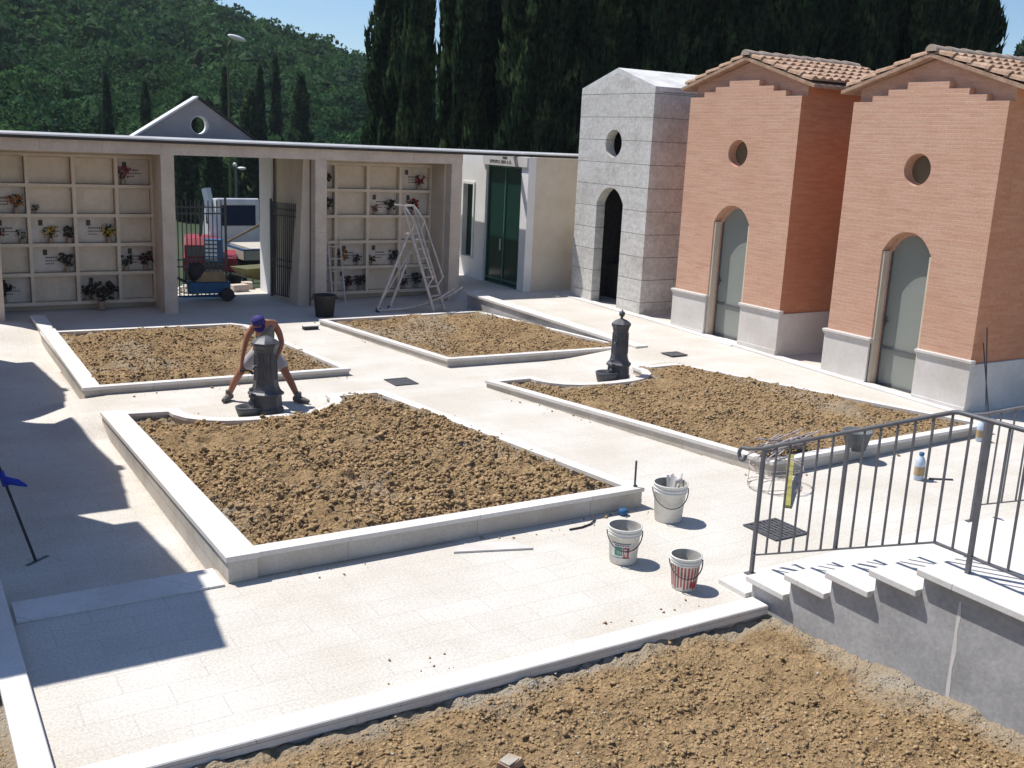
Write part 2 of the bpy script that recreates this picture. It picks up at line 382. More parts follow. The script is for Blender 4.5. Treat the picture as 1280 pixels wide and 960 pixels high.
ICO = None
def ico(sub):
    bm = bmesh.new(); bmesh.ops.create_icosphere(bm, subdivisions=sub, radius=1)
    V = np.array([v.co for v in bm.verts]); F = np.array([[v.index for v in f.verts] for f in bm.faces]); bm.free(); return V, F
ICO1, ICO2 = ico(1), ico(2)
def clods(name, pts, sizes, m, seed, label):
    r = np.random.default_rng(seed)
    Vs = []; Fs = []; off = 0
    for p, s in zip(pts, sizes):
        V0, F0 = ICO1
        V = V0 * (1 + r.normal(0, .34, (len(V0), 1)))
        V = V * (s * np.array([r.uniform(.75, 1.3), r.uniform(.75, 1.3), r.uniform(.5, .95)]))
        a = r.uniform(0, 6.28); c, q = math.cos(a), math.sin(a); t = r.uniform(-.5, .5); ct, st = math.cos(t), math.sin(t)
        V = V @ np.array([[c, -q, 0], [q, c, 0], [0, 0, 1]]) @ np.array([[1, 0, 0], [0, ct, -st], [0, st, ct]])
        Vs.append(V + p); Fs.append(F0 + off); off += len(V0)
    me = np_mesh(name, np.vstack(Vs), np.vstack(Fs), m)
    return tag(link(name, me), label, kind='stuff')
def soil(name, poly, zf, step, nclod, seed, label, smin=.012, smax=.07, amp=.035, dens=None, edrop=.05):
    xs = [p[0] for p in poly]; ys = [p[1] for p in poly]
    X, Y = np.meshgrid(np.arange(min(xs), max(xs) + step, step), np.arange(min(ys), max(ys) + step, step), indexing='ij')
    def hz(x, y):
        return zf(x, y) + amp * ((vnoise(x, y, 1.3, seed) - .5) * 1.6 + (vnoise(x, y, 4.5, seed + 1) - .5) * 1.3 + (vnoise(x, y, 10, seed + 2) - .5) * 1.0 + (vnoise(x, y, 21, seed + 3) - .5) * .7 + (vnoise(x, y, 37, seed + 6) - .5) * .35)
    Z = hz(X, Y) - edrop * (1 - smooth(.05, .38, edgedist(X, Y, poly)))
    ok = inpoly(X, Y, poly)
    nx, ny = X.shape
    idx = np.arange(nx * ny).reshape(nx, ny)
    q = ok[:-1, :-1] | ok[1:, :-1] | ok[:-1, 1:] | ok[1:, 1:]
    F = np.stack([idx[:-1, :-1][q], idx[1:, :-1][q], idx[1:, 1:][q], idx[:-1, 1:][q]], 1)
    used = np.unique(F); remap = np.zeros(nx * ny, int); remap[used] = np.arange(len(used))
    V = np.stack([X.ravel(), Y.ravel(), Z.ravel()], 1)[used]
    # keep the border vertices under the kerb
    out = ~ok.ravel()[used]
    me = np_mesh(name, V, remap[F], MT['soil'], smooth=True)
    d = edgedist(V[:, 0], V[:, 1], poly) + (vnoise(V[:, 0], V[:, 1], 3, seed + 9) - .5) * .22
    e = (1 - smooth(.08, .26, d)) * .6 + .5 * smooth(.70, .84, vnoise(V[:, 0], V[:, 1], 1.1, seed + 5))
    at = me.attributes.new('edge', 'FLOAT', 'POINT'); at.data.foreach_set('value', np.clip(e, 0, 1).astype(np.float32))
    tag(link(name, me), label, kind='structure')
    r = np.random.default_rng(seed + 50)
    px = r.uniform(min(xs), max(xs), nclod * 3); py = r.uniform(min(ys), max(ys), nclod * 3)
    k = inpoly(px, py, inset(poly, .06)) & (vnoise(px, py, 1.6, seed + 4) + r.uniform(-.3, .3, len(px)) > .38)
    if dens is not None: k &= r.random(len(px)) < dens(px, py)
    px, py = px[k][:nclod], py[k][:nclod]
    sz = smin + (smax - smin) * r.random(len(px)) ** 4.5
    P = np.stack([px, py, hz(px, py) + sz * .2 - edrop * (1 - smooth(.05, .38, edgedist(px, py, poly)))], 1)
    sz = sz * (.45 + .55 * smooth(.08, .30, edgedist(px, py, poly)))
    clods(name.replace('soil_bed', 'soil') + '_clods', P, sz, MT['clod'], seed + 60, None)
    pk = r.choice(len(P), max(8, len(P) // 130), replace=False)
    P2 = P[pk] + np.array([0.03, .02, .006])
    clods('scattered_pebbles', P2, np.clip(sz[pk] * .8, .01, .035), MT['stone'], seed + 70, None)
def plane_z(z0, y0, z1, y1, drop):
    return lambda x, y: z0 + (z1 - z0) * (y - y0) / (y1 - y0) - drop
pa, pb, pd = plane_z(.24, 8.7, .10, 14.7, .06), plane_z(.12, 16.1, .09, 21.1, .03), plane_z(.19, 9, .12, 14.5, .045)
pc = plane_z(.155, 16, .08, 21.2, .03)
def mound(cx, cy, s, h): return lambda x, y: h * np.exp(-((x - cx) ** 2 + (y - cy) ** 2) / (2 * s * s))
g1, g2, g3 = mound(5.8, 12.4, 1.5, .085), mound(4.2, 11.5, 1.3, .05), mound(6.0, 13.9, .6, .06)
AS = [(max(p[0], 2.60),) + p[1:] if p[0] < 3 else p for p in inset(BED['A'], .09)]
soil('soil_bed', AS, lambda x, y: pa(x, y) + g1(x, y) + g2(x, y) + g3(x, y) * .6, .025, 36000, 11, 'lumpy brown soil of the near left bed', .0055, .033, .08, None, .09)
soil('soil_bed', inset(BED['B'], .07), lambda x, y: pb(x, y) + .03, .04, 14000, 21, 'brown soil of the far left bed', .006, .028, .065)
soil('soil_bed', inset(BED['C'], .07), lambda x, y: pc(x, y) + .03, .04, 14000, 31, 'brown soil of the far middle bed', .006, .026, .055)
g4 = mound(12.0, 12.9, 1.3, .09)
soil('soil_bed', inset(BED['D'], .08), lambda x, y: pd(x, y) + g4(x, y), .035, 24000, 41, 'brown soil of the right bed', .0055, .027, .055)
FR = [(.7, 1.5), (6.63, 1.5), (6.63, 6.12), (.7, 6.12)]
soil('soil_bed', FR, lambda x, y: -.06 + .05 * smooth(5.2, 1.5, y) + .10 * smooth(4.6, 6.6, x) * smooth(5.6, 4.0, y), .02, 36000, 51, 'brown soil in front of the white kerb', .003, .021, .045, None, .0)
LB = [(-2.2, 5.0), (.5, 5.0), (.5, 9.7), (-2.2, 9.7)]
soil('soil_bed', LB, lambda x, y: -.02 + 0 * x, .06, 1500, 61, 'brown soil at the left edge', .012, .05, .03)

# ------------------------------------------------------------------ paving
def spill(poly, n, seed, smax):
    r = np.random.default_rng(seed); pts = []
    for i in range(len(poly)):
        a = np.array(poly[i][:2]); b = np.array(poly[(i + 1) % len(poly)][:2]); d = b - a; L = np.hypot(*d)
        k = int(n * L / 24); t = r.random(k); o = np.abs(r.normal(0, .14, k)) + .03
        nrm = np.array([d[1], -d[0]]) / max(L, 1e-6)
        pts.append(a + t[:, None] * d + o[:, None] * nrm)
    P = np.vstack(pts); P = P[(P[:, 0] > 2.9) & (P[:, 0] < 12) & (vnoise(P[:, 0], P[:, 1], .9, seed) > .5)]
    sz = .004 + smax * r.random(len(P)) ** 4
    clods('spilled_soil', np.column_stack([P, sz * .4 + .002]), sz, MT['clod'], seed, None)
spill(BED['A'], 420, 91, .022); spill(BED['D'], 260, 92, .02); spill(BED['B'], 160, 93, .02); spill(BED['C'], 160, 94, .02)
spill([(6.6, 6.33), (.9, 6.33), (.9, 6.34)], 300, 95, .018)
def walk_z(y):
    return np.interp(y, [9, 10, 14.4, 17, 21.5, 26], [.0, .03, .13, .20, .27, .30])
def dright(y): return np.interp(y, [9.1, 14.5], [14.2, 12.5])
def pave_z(x, y):
    w = walk_z(y)
    f_cross = smooth(10.4, 12.9, x)
    f = np.where(y < 14.55, np.where(x > dright(y) - .1, 1.0, 0.0), np.where(y < 15.95, f_cross, np.where(x > np.interp(y, [15.9, 21.8], [12.68, 12.30]), 1.0, 0.0)))
    f = np.where(y < 9.0, smooth(13.0, 14.3, x), f)
    f = np.where((y > 22.0), smooth(12.35, 12.6, x), f)
    z = w * f
    # left path lies a little lower than the court
    l = smooth(2.75, 2.40, x) * smooth(9.0, 9.35, y) * smooth(22.3, 20.4, y)
    lc = smooth(2.35, 1.5, x)
    wy = smooth(14.1, 14.9, y) * smooth(16.6, 15.9, y)
    z = z - .17 * (l * (1 - wy) + lc * wy)
    for k, dz in (('A', -.3), ('B', -.3), ('C', -.3), ('D', -.3)):
        z = np.where(inpoly(x, y, inset(BED[k], .1)), dz, z)
    return z + .004 * (vnoise(x, y, .8, 3) - .5)
st = .1
xs = np.arange(.55, 19.01, st); ys = np.concatenate([[6.2], np.arange(6.3, 26.6, st)])
X, Y = np.meshgrid(xs, ys, indexing='ij'); Z = pave_z(X, Y)
idx = np.arange(X.size).reshape(X.shape)
q = (Y[:-1, :-1] > 6.0)
F = np.stack([idx[:-1, :-1][q], idx[1:, :-1][q], idx[1:, 1:][q], idx[:-1, 1:][q]], 1)
tag(link('court_paving', np_mesh('court_paving', np.stack([X.ravel(), Y.ravel(), Z.ravel()], 1), F, MT['pave'])), 'pale stone slab paving of the court', kind='structure')
m = MB()
m.box(10.3, 19, -2, 6.2, -.4, .0)
tag(m.build('court_pavement', MT['pave']), kind='structure')
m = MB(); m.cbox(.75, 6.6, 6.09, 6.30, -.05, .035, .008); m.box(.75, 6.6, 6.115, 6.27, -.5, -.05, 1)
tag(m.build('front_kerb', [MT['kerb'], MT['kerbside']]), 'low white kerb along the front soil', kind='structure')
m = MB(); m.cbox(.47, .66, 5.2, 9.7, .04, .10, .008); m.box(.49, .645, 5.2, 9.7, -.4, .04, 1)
tag(m.build('side_kerb', [MT['kerb'], MT['kerbside']]), 'white kerb at the left of the court', kind='structure')
m = MB(); m.box(.70, 2.40, 8.62, 9.02, -.3, .022)
tag(m.build('path_step', MT['kerb']), 'smooth stone band across the left path', kind='structure')
# chapel forecourt kerb (low white strip in front of the chapels)
m = MB()
yy = [9.4, 13.2, 13.9, 17.6, 18.4, 21.7]
for a, b in zip(yy[:-1], yy[1:]):
    za, zb_ = float(walk_z(a)), float(walk_z(b))
    m.hexa([(14.70, a, -.1), (14.96, a, -.1), (14.96, b, -.1), (14.70, b, -.1)], [(14.70, a, za + .03), (14.96, a, za + .03), (14.96, b, zb_ + .03), (14.70, b, zb_ + .03)])
tag(m.build('chapel_kerb', MT['kerb']), 'white strip at the foot of the chapels', kind='structure')
# low retaining wall between far middle bed and the raised walk
o = empty('retaining_wall', (12.45, 18.8, 0), 'low grey wall with white coping between the far middle bed and the raised walk', 'wall')
def loc(pts, c): return [(p[0] - c[0], p[1] - c[1], p[2] - c[2]) for p in pts]
c0 = (12.45, 18.8, 0)
m = MB(); A, B = (12.60, 15.75, .20), (12.13, 21.85, .40)
m.hexa(loc([(A[0], A[1], -.3), (A[0] + .2, A[1], -.3), (B[0] + .2, B[1], -.3), (B[0], B[1], -.3)], c0), loc([(A[0], A[1], A[2] - .06), (A[0] + .2, A[1], A[2] - .06), (B[0] + .2, B[1], B[2] - .06), (B[0], B[1], B[2] - .06)], c0))
m.build('wall_body', MT['wallconc'], o)
m = MB()
m.hexa(loc([(A[0] - .04, A[1] - .03, A[2] - .06), (A[0] + .26, A[1] - .03, A[2] - .06), (B[0] + .26, B[1] + .04, B[2] - .06), (B[0] - .04, B[1] + .04, B[2] - .06)], c0),
       loc([(A[0] - .04, A[1] - .03, A[2]), (A[0] + .26, A[1] - .03, A[2]), (B[0] + .26, B[1] + .04, B[2]), (B[0] - .04, B[1] + .04, B[2])], c0))
m.build('coping', MT['kerb'], o, bevel=.008)

# drains
def drain(c, ang, w, d, z, label):
    o = empty('drain_grate', (c[0], c[1], z), label, 'drain', 'iron drains in the paving', ang)
    m = MB(); t = .03
    for a in ((-w / 2, w / 2, -d / 2, -d / 2 + t), (-w / 2, w / 2, d / 2 - t, d / 2), (-w / 2, -w / 2 + t, -d / 2 + t, d / 2 - t), (w / 2 - t, w / 2, -d / 2 + t, d / 2 - t)):
        m.box(*a, 0, .012)
    m.build('frame', MT['cast'], o)
    m = MB(); n = 7
    for i in range(n):
        x = -w / 2 + t + (w - 2 * t) * (i + .5) / n; m.box(x - .014, x + .014, -d / 2 + t, d / 2 - t, .002, .010)
    for i in range(3):
        y = -d / 2 + t + (d - 2 * t) * (i + 1) / 4; m.box(-w / 2 + t, w / 2 - t, y - .008, y + .008, .0015, .0085)
    m.build('grate', MT['steelgrey'], o)
    m = MB(); m.box(-w / 2 + .01, w / 2 - .01, -d / 2 + .01, d / 2 - .01, -.001, .0008); m.build('pit_shade', MT['gutter'], o)  # thin black sheet stands in for the shade below the bars
drain((8.13, 7.52), .0, .50, .50, .006, 'square iron drain grate in the paving behind the stair railing')
drain((7.29, 15.32), .0, .42, .48, .006, 'square iron drain grate where the two paths cross')
drain((12.95, 15.02), .0, .40, .34, float(pave_z(np.array([12.95]), np.array([15.02]))[0]) + .014, 'small iron drain grate on the raised walk by the right bed')

# ------------------------------------------------------------------ stairs
o = empty('stone_staircase', (6.6, 5.5, 0), 'stone staircase with white treads and grey concrete side wall at the right', 'staircase')
T = [(6.72, 6.35, .05), (6.37, 5.90, .22), (5.92, 5.46, .415), (5.48, 5.03, .61), (5.05, 4.60, .80), (4.62, -3.0, .975)]
m = MB()
prof = []
for (ya, yb, z), nx in zip(T, T[1:] + [None]):
    prof += [(ya - .03, z - .05)] + ([(nx[0] - .03, z - .05)] if nx else [(yb, z - .05)])
prof += [(-3.0, -.6), (6.69, -.6)]
m.prism([(a - 5.5, b) for a, b in prof], 0, 3.7, fn=lambda a, b, c: (c + .03, a, b))
m.build('side_wall', MT['wallconc'], o)
for i, (ya, yb, z) in enumerate(T):
    m = MB(); m.box(-.034, 3.7, yb - 5.5, ya - 5.5, z - .055, z)
    m.build('landing' if i == 5 else 'tread', MT['kerb'], o, bevel=.007)
m = MB(); ST = [(.84, -1.235, .006), (.72, -1.241, .017), (.6, -1.238, .011), (.45, -1.247, .020), (.3, -1.24, .012), (.15, -1.244, .018), (.0, -1.25, .012), (-.08, -1.247, .016)]
for (za, ya, wa), (zb2, yb2, wb) in zip(ST[:-1], ST[1:]): m.add([(.0285, ya - wa, za), (.0285, ya + wa, za), (.0285, yb2 + wb, zb2), (.0285, yb2 - wb, zb2)], [(0, 1, 2, 3)])
m.build('lime_streak', MT['plinth'], o)

def railing(x, y0, z0, y1, z1, yend, label, hx=0, bars=12, hook=True):
    o = empty('stair_railing', (x, y0, z0), label, 'railing', 'iron railings of the stairs')
    def L(y, z, dx=0): return (dx, y - y0, z - z0)
    s = (z1 - z0) / (y1 - y0); hb = .09; ht = 1.14
    m = MB(); m.bar(L(y0, z0 + hb), L(y1, z1 + hb), .035, .014); 
    if yend is not None: m.bar(L(y1, z1 + hb), L(yend, z1 + hb), .035, .014)
    m.build('bottom_rail', MT['steelgrey'], o)
    m = MB(); path = []
    if hook:
        for i in range(15):
            t = i / 14 * 1.6 * math.pi; r = .075 - .045 * i / 14
            path.append(L(y0 + .26 - .0 + r * math.sin(t) * .9, z0 + ht - .06 - .075 + r * math.cos(t)))
        path = path[::-1]
    path += [L(y0 + .20, z0 + ht - .055), L(y0 + .02, z0 + ht), L(y1, z1 + ht)]
    if yend is not None: path += [L(y1 - .05, z1 + ht + .012), L(yend, z1 + ht + .012)]
    m.tube(path, .019, 8); m.build('handrail', MT['steelgrey'], o)
    m = MB(); m.bar(L(y0, z0 - .1), L(y0, z0 + ht), .032); m.box(-.05, .05, -.05, .05, -.105, -.095); m.build('newel', MT['steelgrey'], o)
    for i in range(1, bars + 1):
        y = y0 + (y1 - y0) * i / bars; z = z0 + s * (y - y0); w = .028 if i == bars // 2 else .015
        m = MB(); m.bar(L(y, z + hb), L(y, z + ht), w); m.build('baluster', MT['steelgrey'], o)
    if yend is not None:
        k = 0; y = y1 - .16
        while y > yend:
            m = MB()
            if k == 1: m.bar(L(y, z1 - .05), L(y, z1 + ht), .032); m.box(-.05, .05, y - y0 - .05, y - y0 + .05, z1 - z0 - .062, z1 - z0 - .052)
            else: m.bar(L(y, z1 + hb), L(y, z1 + ht), .015)
            m.build('newel' if k == 1 else 'baluster', MT['steelgrey'], o)
            y -= .155; k += 1
    return o
railing(6.85, 6.58, .20, 4.70, 1.02, .4, 'dark iron railing with a scrolled end along the near side of the white steps')
railing(10.2, 6.58, .20, 4.70, 1.02, 1.2, 'dark iron railing on the far side of the steps, by the last brick chapel', hook=False)

# ------------------------------------------------------------------ chapels
def arch(hw, zs, rise, n=12):
    """slightly pointed segmental arch from +hw to -hw"""
    p = []
    for i in range(n + 1):
        t = i / n; u = 1 - 2 * t
        p.append((hw * u, zs + rise * (1 - abs(u) ** 2.5)))
    return p
def circ(cy, cz, r, n=28): return [(cy + r * math.cos(-2 * math.pi * i / n), cz + r * math.sin(-2 * math.pi * i / n)) for i in range(n)]
def facade(outline, hw, zs, rise, oc, t, x0, mb, mi=0, z0=0.0):
    """outline: list (y,z) counter-clockwise from right bottom ... door notch cut in the bottom edge; facade normal is -x"""
    half = outline[0][0]
    pts = [(-half, z0), (-hw, z0)] + arch(hw, zs, rise)[::-1] + [(hw, z0), (half, z0)] + outline[1:-1]
    vs, fs = fill_plate(pts, [circ(*oc)], t)
    W = [(x0 + t / 2 + v.z, v.x, v.y) for v in vs]
    for f in fs:
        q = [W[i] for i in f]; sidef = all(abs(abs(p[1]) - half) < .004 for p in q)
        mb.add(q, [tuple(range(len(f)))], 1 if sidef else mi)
def chapel(label, base=0.0):
    o = empty('brick_chapel', (14.9, 11.55, 0), label, 'chapel', 'small burial chapels round the court')
    H = 1.5
    m = MB()
    steps = [(H, 0), (H, 4.96), (1.10, 4.96), (1.10, 5.06), (.78, 5.06), (.78, 5.16), (.40, 5.16), (.40, 5.27),
             (-.40, 5.27), (-.40, 5.16), (-.78, 5.16), (-.78, 5.06), (-1.10, 5.06), (-1.10, 4.96), (-H, 4.96), (-H, 0)]
    facade(steps, .50, 2.46, .36, (0, 3.86, .265), .16, 0, m)
    gab = [(H - .006, 0), (H - .006, 5.20), (0, 5.64), (-H + .006, 5.20), (-H + .006, 0)]
    facade(gab, .45, 2.42, .34, (0, 3.86, .235), .2, .16, m)
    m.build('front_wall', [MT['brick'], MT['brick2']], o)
    m = MB()
    for s in (-1, 1):
        y0, y1 = sorted((s * (H - .004), s * (H - .25))); m.box(.36, 3.0, y0, y1, 0, 5.2)
    m.prism([(-H + .25, 0), (H - .25, 0), (H - .25, 5.2), (0, 5.6), (-H + .25, 5.2)], 0, .2, fn=lambda a, b, c: (2.8 + c, a, b))
    m.box(.36, 2.8, -H + .25, H - .25, -.3, .02)
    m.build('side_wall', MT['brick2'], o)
    # plinth of white stone with a moulded cap
    for s in (-1, 1):
        m = MB(); mc = MB()
        y0, y1 = sorted((s * .50, s * (H + .035)))
        m.box(-.035, .05, y0, y1, -.4, .82); m.box(-.05, .04, y0 + .002, y1 - .002, -.4, .13)
        mc.box(-.055, .05, y0 - (0.02 if s > 0 else .02), y1 + .02, .82, .86); mc.box(-.075, .045, y0 - .03, y1 + .03, .86, .91)
        a0, a1 = sorted((s * (H - .05), s * (H + .035)))
        m.box(.05, 3.02, a0, a1, -.4, .84)
        m.build('plinth', MT['plinth'], o, bevel=.006); mc.build('plinth_cap', MT['plinth'], o, bevel=.008)
    # jamb lining
    m = MB()
    for s in (-1, 1):
        y0, y1 = sorted((s * .50, s * .455)); m.box(.02, .26, y0, y1, .0, 2.45)
    m.build('door_jamb', MT['plaster'], o)
    d = MB(); pts = [(-.45, .06), (.45, .06)] + arch(.45, 2.42, .34)
    d.prism(pts, 0, .03, fn=lambda a, b, c: (.225 + c, a, b)); door = d.build('door', MT['dglass'], o)
    f = MB()
    for s in (-1, 1): f.box(.20, .2235, s * .44 - .014, s * .44 + .014, .06, 2.46)
    for z in (.09, .75): f.box(.20, .2235, -.426, .426, z - .02, z + .02)
    f.build('door_frame', MT['steelgrey'], door)
    f = MB(); f.bar((.17, .37, 1.15), (.17, .37, 1.32), .02); f.bar((.17, .37, 1.23), (.225, .37, 1.23), .02); f.build('handle', MT['iron'], door)
    f = MB()
    for z in (1.02, 1.5, 1.95): f.box(1.0, 1.6, -.9, .9, z - .03, z)
    f.box(.9, 1.7, -.9, .9, .03, .75); f.build('inner_altar', MT['plinth'], o)
    f = MB(); f.lathe([(.233, 0), (.233, .02), (.001, .02)], n=28); f.disc(.233, 0)
    f.v = [(.175 + z, x, y + 3.86) for x, y, z in f.v]; f.build('round_window', MT['rglass'], o)
    m = MB(); m.box(-.26, .30, -.56, .56, -.3, .05); m.build('door_step', MT['kerb'], o, bevel=.008)
    # roof
    ey, ez, az = H + .16, 5.20, 5.72; x0, x1 = -.035, 3.12
    r = MB()
    for s in (-1, 1):
        e2, z2 = ey + .13, ez - .13 * (az - ez) / ey
        a, b, c, d_ = (x0, s * e2, z2), (x1, s * e2, z2), (x1, 0, az), (x0, 0, az)
        pts = [a, b, c, d_] if s < 0 else [b, a, d_, c]
        r.hexa([(p[0], p[1], p[2] - .06) for p in pts], pts)
    rf = r.build('roof', MT['tile'], o)
    sl = Vector((0, ey, ez - az)); Ls = sl.length
    for s in (-1, 1):
        t = MB(); rows = 5; cols = 15; R1, R2 = .082, .066
        dd = Vector((0, s * ey, ez - az)).normalized(); nn = Vector((0, s * (az - ez), ey)).normalized()
        for i in range(cols):
            xc = x0 + .09 + (x1 - x0 - .18) * i / (cols - 1)
            for k in range(rows):
                for under in (0, 1):
                    xx = xc + (.107 if under else 0) + random.uniform(-.008, .008)
                    if under and i == cols - 1: continue
                    a = Ls * k / rows - .0; b = Ls * (k + 1) / rows + .07 + random.uniform(-.015, .02)
                    if k == 0: a = .05
                    b = min(b, Ls + .03)
                    lift0 = .012 if not under else .055; lift1 = .045 if not under else .085
                    if under: Ra, Rb = R1, R2
                    else: Ra, Rb = R2, R1
                    vs = []
                    for (dist, rad, li) in ((a, Ra, lift0), (b, Rb, lift1)):
                        for j in range(6):
                            th = math.pi * j / 5
                            off = math.sin(th) * rad if not under else -math.sin(th) * rad * .6
                            p = Vector((xx + math.cos(th) * rad, 0, az)) + dd * dist + nn * (off + li)
                            vs.append(p)
                    t.add(vs, [(j, j + 1, 7 + j, 6 + j) if s > 0 else (j + 1, j, 6 + j, 7 + j) for j in range(5)] + [tuple(range(6, 12))], 0)
        t.build('tile_course', MT['tile'], rf)
    t = MB()
    for i in range(8):
        a = x0 - .02 + i * .40; ra = .095; rb = .11
        vs = []
        for (xx, rad, li) in ((a, rb, .03), (a + .45, ra, .015)):
            for j in range(8):
                th = math.pi * j / 7; vs.append((xx, math.cos(th) * rad, az + .02 + math.sin(th) * rad + li - .02))
        t.add(vs, [(j, j + 1, 9 + j, 8 + j) for j in range(7)] + [tuple(range(8))], 0)
    t.build('ridge', MT['ridge'], rf)
    return o
ch2 = chapel('orange brick chapel with tiled gable roof nearest the stairs, iron rods leaning at its side')
ch1 = copy_tree(ch2); ch1.location = (14.9, 15.86, .13); ch1.scale = (1, 1.045, 1)
ch1['label'] = 'orange brick chapel with tiled gable roof standing beside the bare concrete chapel'
for (xc, yc, sy, lb) in ((.50, 11.58, 1.0, 'brick chapel on the left side nearest the steps, outside the view'), (.50, 15.62, 1.0, 'brick chapel in the middle of the left row, outside the view'),
                     (.50, 20.0, 1.12, 'brick chapel at the far end of the left row, outside the view')):
    k = copy_tree(ch2); k.location = (xc, yc, -.12); k.rotation_euler = (0, 0, math.pi); k.scale = (1, sy, 1); k['label'] = lb
# bare concrete chapel
o = empty('concrete_chapel', (14.9, 20.05, .18), 'unfinished grey concrete chapel with open arched doorway and round opening', 'chapel', 'small burial chapels round the court')
H = 1.41; m = MB()
g = [(H, 0), (H, 5.06), (0, 5.50), (-H, 5.06), (-H, 0)]
facade(g, .52, 2.52, .36, (0, 3.90, .32), .25, 0, m)
m.build('front_wall', [MT['concrete'], MT['concrete']], o)
m = MB()
for s in (-1, 1):
    y0, y1 = sorted((s * (H - .003), s * (H - .22))); m.box(.25, 3.0, y0, y1, 0, 5.05)
m.prism([(-H + .22, 0), (H - .22, 0), (H - .22, 5.05), (0, 5.45), (-H + .22, 5.05)], 0, .2, fn=lambda a, b, c: (2.8 + c, a, b))
m.box(.25, 2.8, -H + .22, H - .22, -.3, .03)
m.build('side_wall', MT['concrete'], o)
m = MB()
for s in (-1, 1):
    a, b, c, d_ = (.004, s * (H + .0), 5.06), (3.02, s * (H + .0), 5.06), (3.02, 0, 5.50), (.004, 0, 5.50)
    pts = [a, b, c, d_] if s < 0 else [b, a, d_, c]
    m.hexa([(p[0], p[1], p[2] + .003) for p in pts], [(p[0], p[1], p[2] + .11) for p in pts])
m.build('roof', MT['slabroof'], o)
m = MB(); m.box(-.12, .2, -.6, .6, -.2, .06); m.build('door_step', MT['concrete'], o)
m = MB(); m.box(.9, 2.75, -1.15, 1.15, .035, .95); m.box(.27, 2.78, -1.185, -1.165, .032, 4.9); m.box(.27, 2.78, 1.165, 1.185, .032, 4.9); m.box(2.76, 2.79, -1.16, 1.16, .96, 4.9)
m.build('inner_shade_panels', MT['dark'], o)  # dark boxes added to paint the doorway's inner shade, not a real lining
# small metal cross on the ridge of the near brick chapel
m = MB(); m.box(-.035, .035, -.035, .035, 0, .62); m.box(-.04, .04, -.20, .20, .36, .44); m.box(-.07, .07, -.07, .07, -.02, .05)
x = m.build('stone_cross', MT['plinth']); x.location = (17.6, 11.55, 5.80)
tag(x, 'small pale cross standing on the roof ridge of the near brick chapel', 'cross')
# iron rods leaning on the chapel side
for i, (x0, x1, h) in enumerate(((15.02, 15.10, 1.45), (15.10, 15.06, 1.2))):
    m = MB(); m.tube([(x0, 9.72, .03), (x1, 9.985, h)], .011, 6)
    tag(m.build('iron_rod', MT['iron']), ['taller thin iron rod leaning on the side of the brick chapel', 'shorter thin iron rod leaning beside the taller one at the brick chapel'][i], 'rod', 'rods leaning on the chapel')

# ------------------------------------------------------------------ portico
PO = empty('portico', (0, 23, 0), 'long flat roofed portico with burial niches at the back of the court', 'portico')
def pb_(name, m, mats, parent=PO, bevel=0):
    m.v = [(x, y - 23, z) for x, y, z in m.v]
    return m.build(name, mats, parent, bevel)
for x0, x1 in ((1.70, 2.05), (5.22, 5.50), (8.67, 8.95), (12.20, 12.50)):
    m = MB(); m.box(x0, x1, 23.0, 23.3, -.1, 1.75); m.box(x0 + .002, x1 - .002, 23.002, 23.298, 1.75, 1.76); m.box(x0, x1, 23.0, 23.3, 1.76, 3.415); pb_('pillar', m, MT['beam'], bevel=.006)
m = MB(); x = 1.70
while x < 12.5:
    x1 = min(x + 1.18, 12.5); m.box(x + .002, x1 - .002, 22.985, 23.32, 3.415, 3.655); x = x1
pb_('beam', m, MT['beam'])
m = MB(); m.box(1.62, 13.42, 22.93, 27.0, 3.66, 3.735); m.box(13.42, 15.9, 22.93, 23.0, 3.66, 3.735)
pb_('roof', m, MT['gutter'])
m = MB()
for xa, xb, yf in ((1.58, 15.9, 22.86),):
    m.prism([(yf, 3.715), (yf + .075, 3.715), (yf + .075, 3.785), (yf + .045, 3.785), (yf, 3.745)], xa, xb, fn=lambda a, b, c: (c, a, b))
pb_('flashing', m, MT['flash'])
m = MB(); m.box(1.62, 15.9, 22.90, 22.93, 3.655, 3.715); pb_('gutter', m, MT['gutter'])
# niche blocks
def block(x0, x1, wallL, wallR):
    m = MB(); m.box(x0, x1, 24.2, 25.1, -.1, 3.66)
    if wallL: m.box(wallL[0], wallL[1], 23.3, 25.1, -.1, 3.66)
    if wallR: m.box(wallR[0], wallR[1], 23.3, 25.1, -.1, 3.66)
    return pb_('niche_wall', m, MT['plaster'])
nb1 = block(1.90, 5.26, (1.72, 1.90), (5.26, 5.48)); nb2 = block(8.92, 12.16, (8.70, 8.92), (12.16, 12.48))
m = MB(); m.hexa([(8.36, 23.35, -.1), (8.66, 23.35, -.1), (8.66, 25.9, -.1), (8.34, 25.9, -.1)], [(8.52, 23.35, 3.655), (8.66, 23.35, 3.655), (8.66, 25.9, 3.655), (8.34, 25.9, 3.655)])
pb_('passage_wall', m, MT['plaster'])
m = MB(); m.box(8.285, 8.335, 25.0, 25.92, -.1, 3.65); pb_('passage_jamb', m, MT['white'])
VX1 = [1.90, 2.72, 3.63, 4.50, 5.26]; VX2 = [8.92, 9.58, 10.42, 11.30, 12.16]
RZ = [.16, .79, 1.42, 2.05, 2.68, 3.31]
def niches(nb, VX):
    m = MB()
    for z in RZ: m.box(VX[0], VX[-1], 24.0, 24.2, z - .035, z + .035)
    for x in VX:
        for a, b in zip(RZ[:-1], RZ[1:]): m.box(max(x - .035, VX[0]), min(x + .035, VX[-1]), 24.005, 24.2, a + .035, b - .035)
    m.box(VX[0], VX[-1], 24.02, 24.2, RZ[-1] + .035, 3.66)
    pb_('niche_frame', m, MT['niche'], nb)
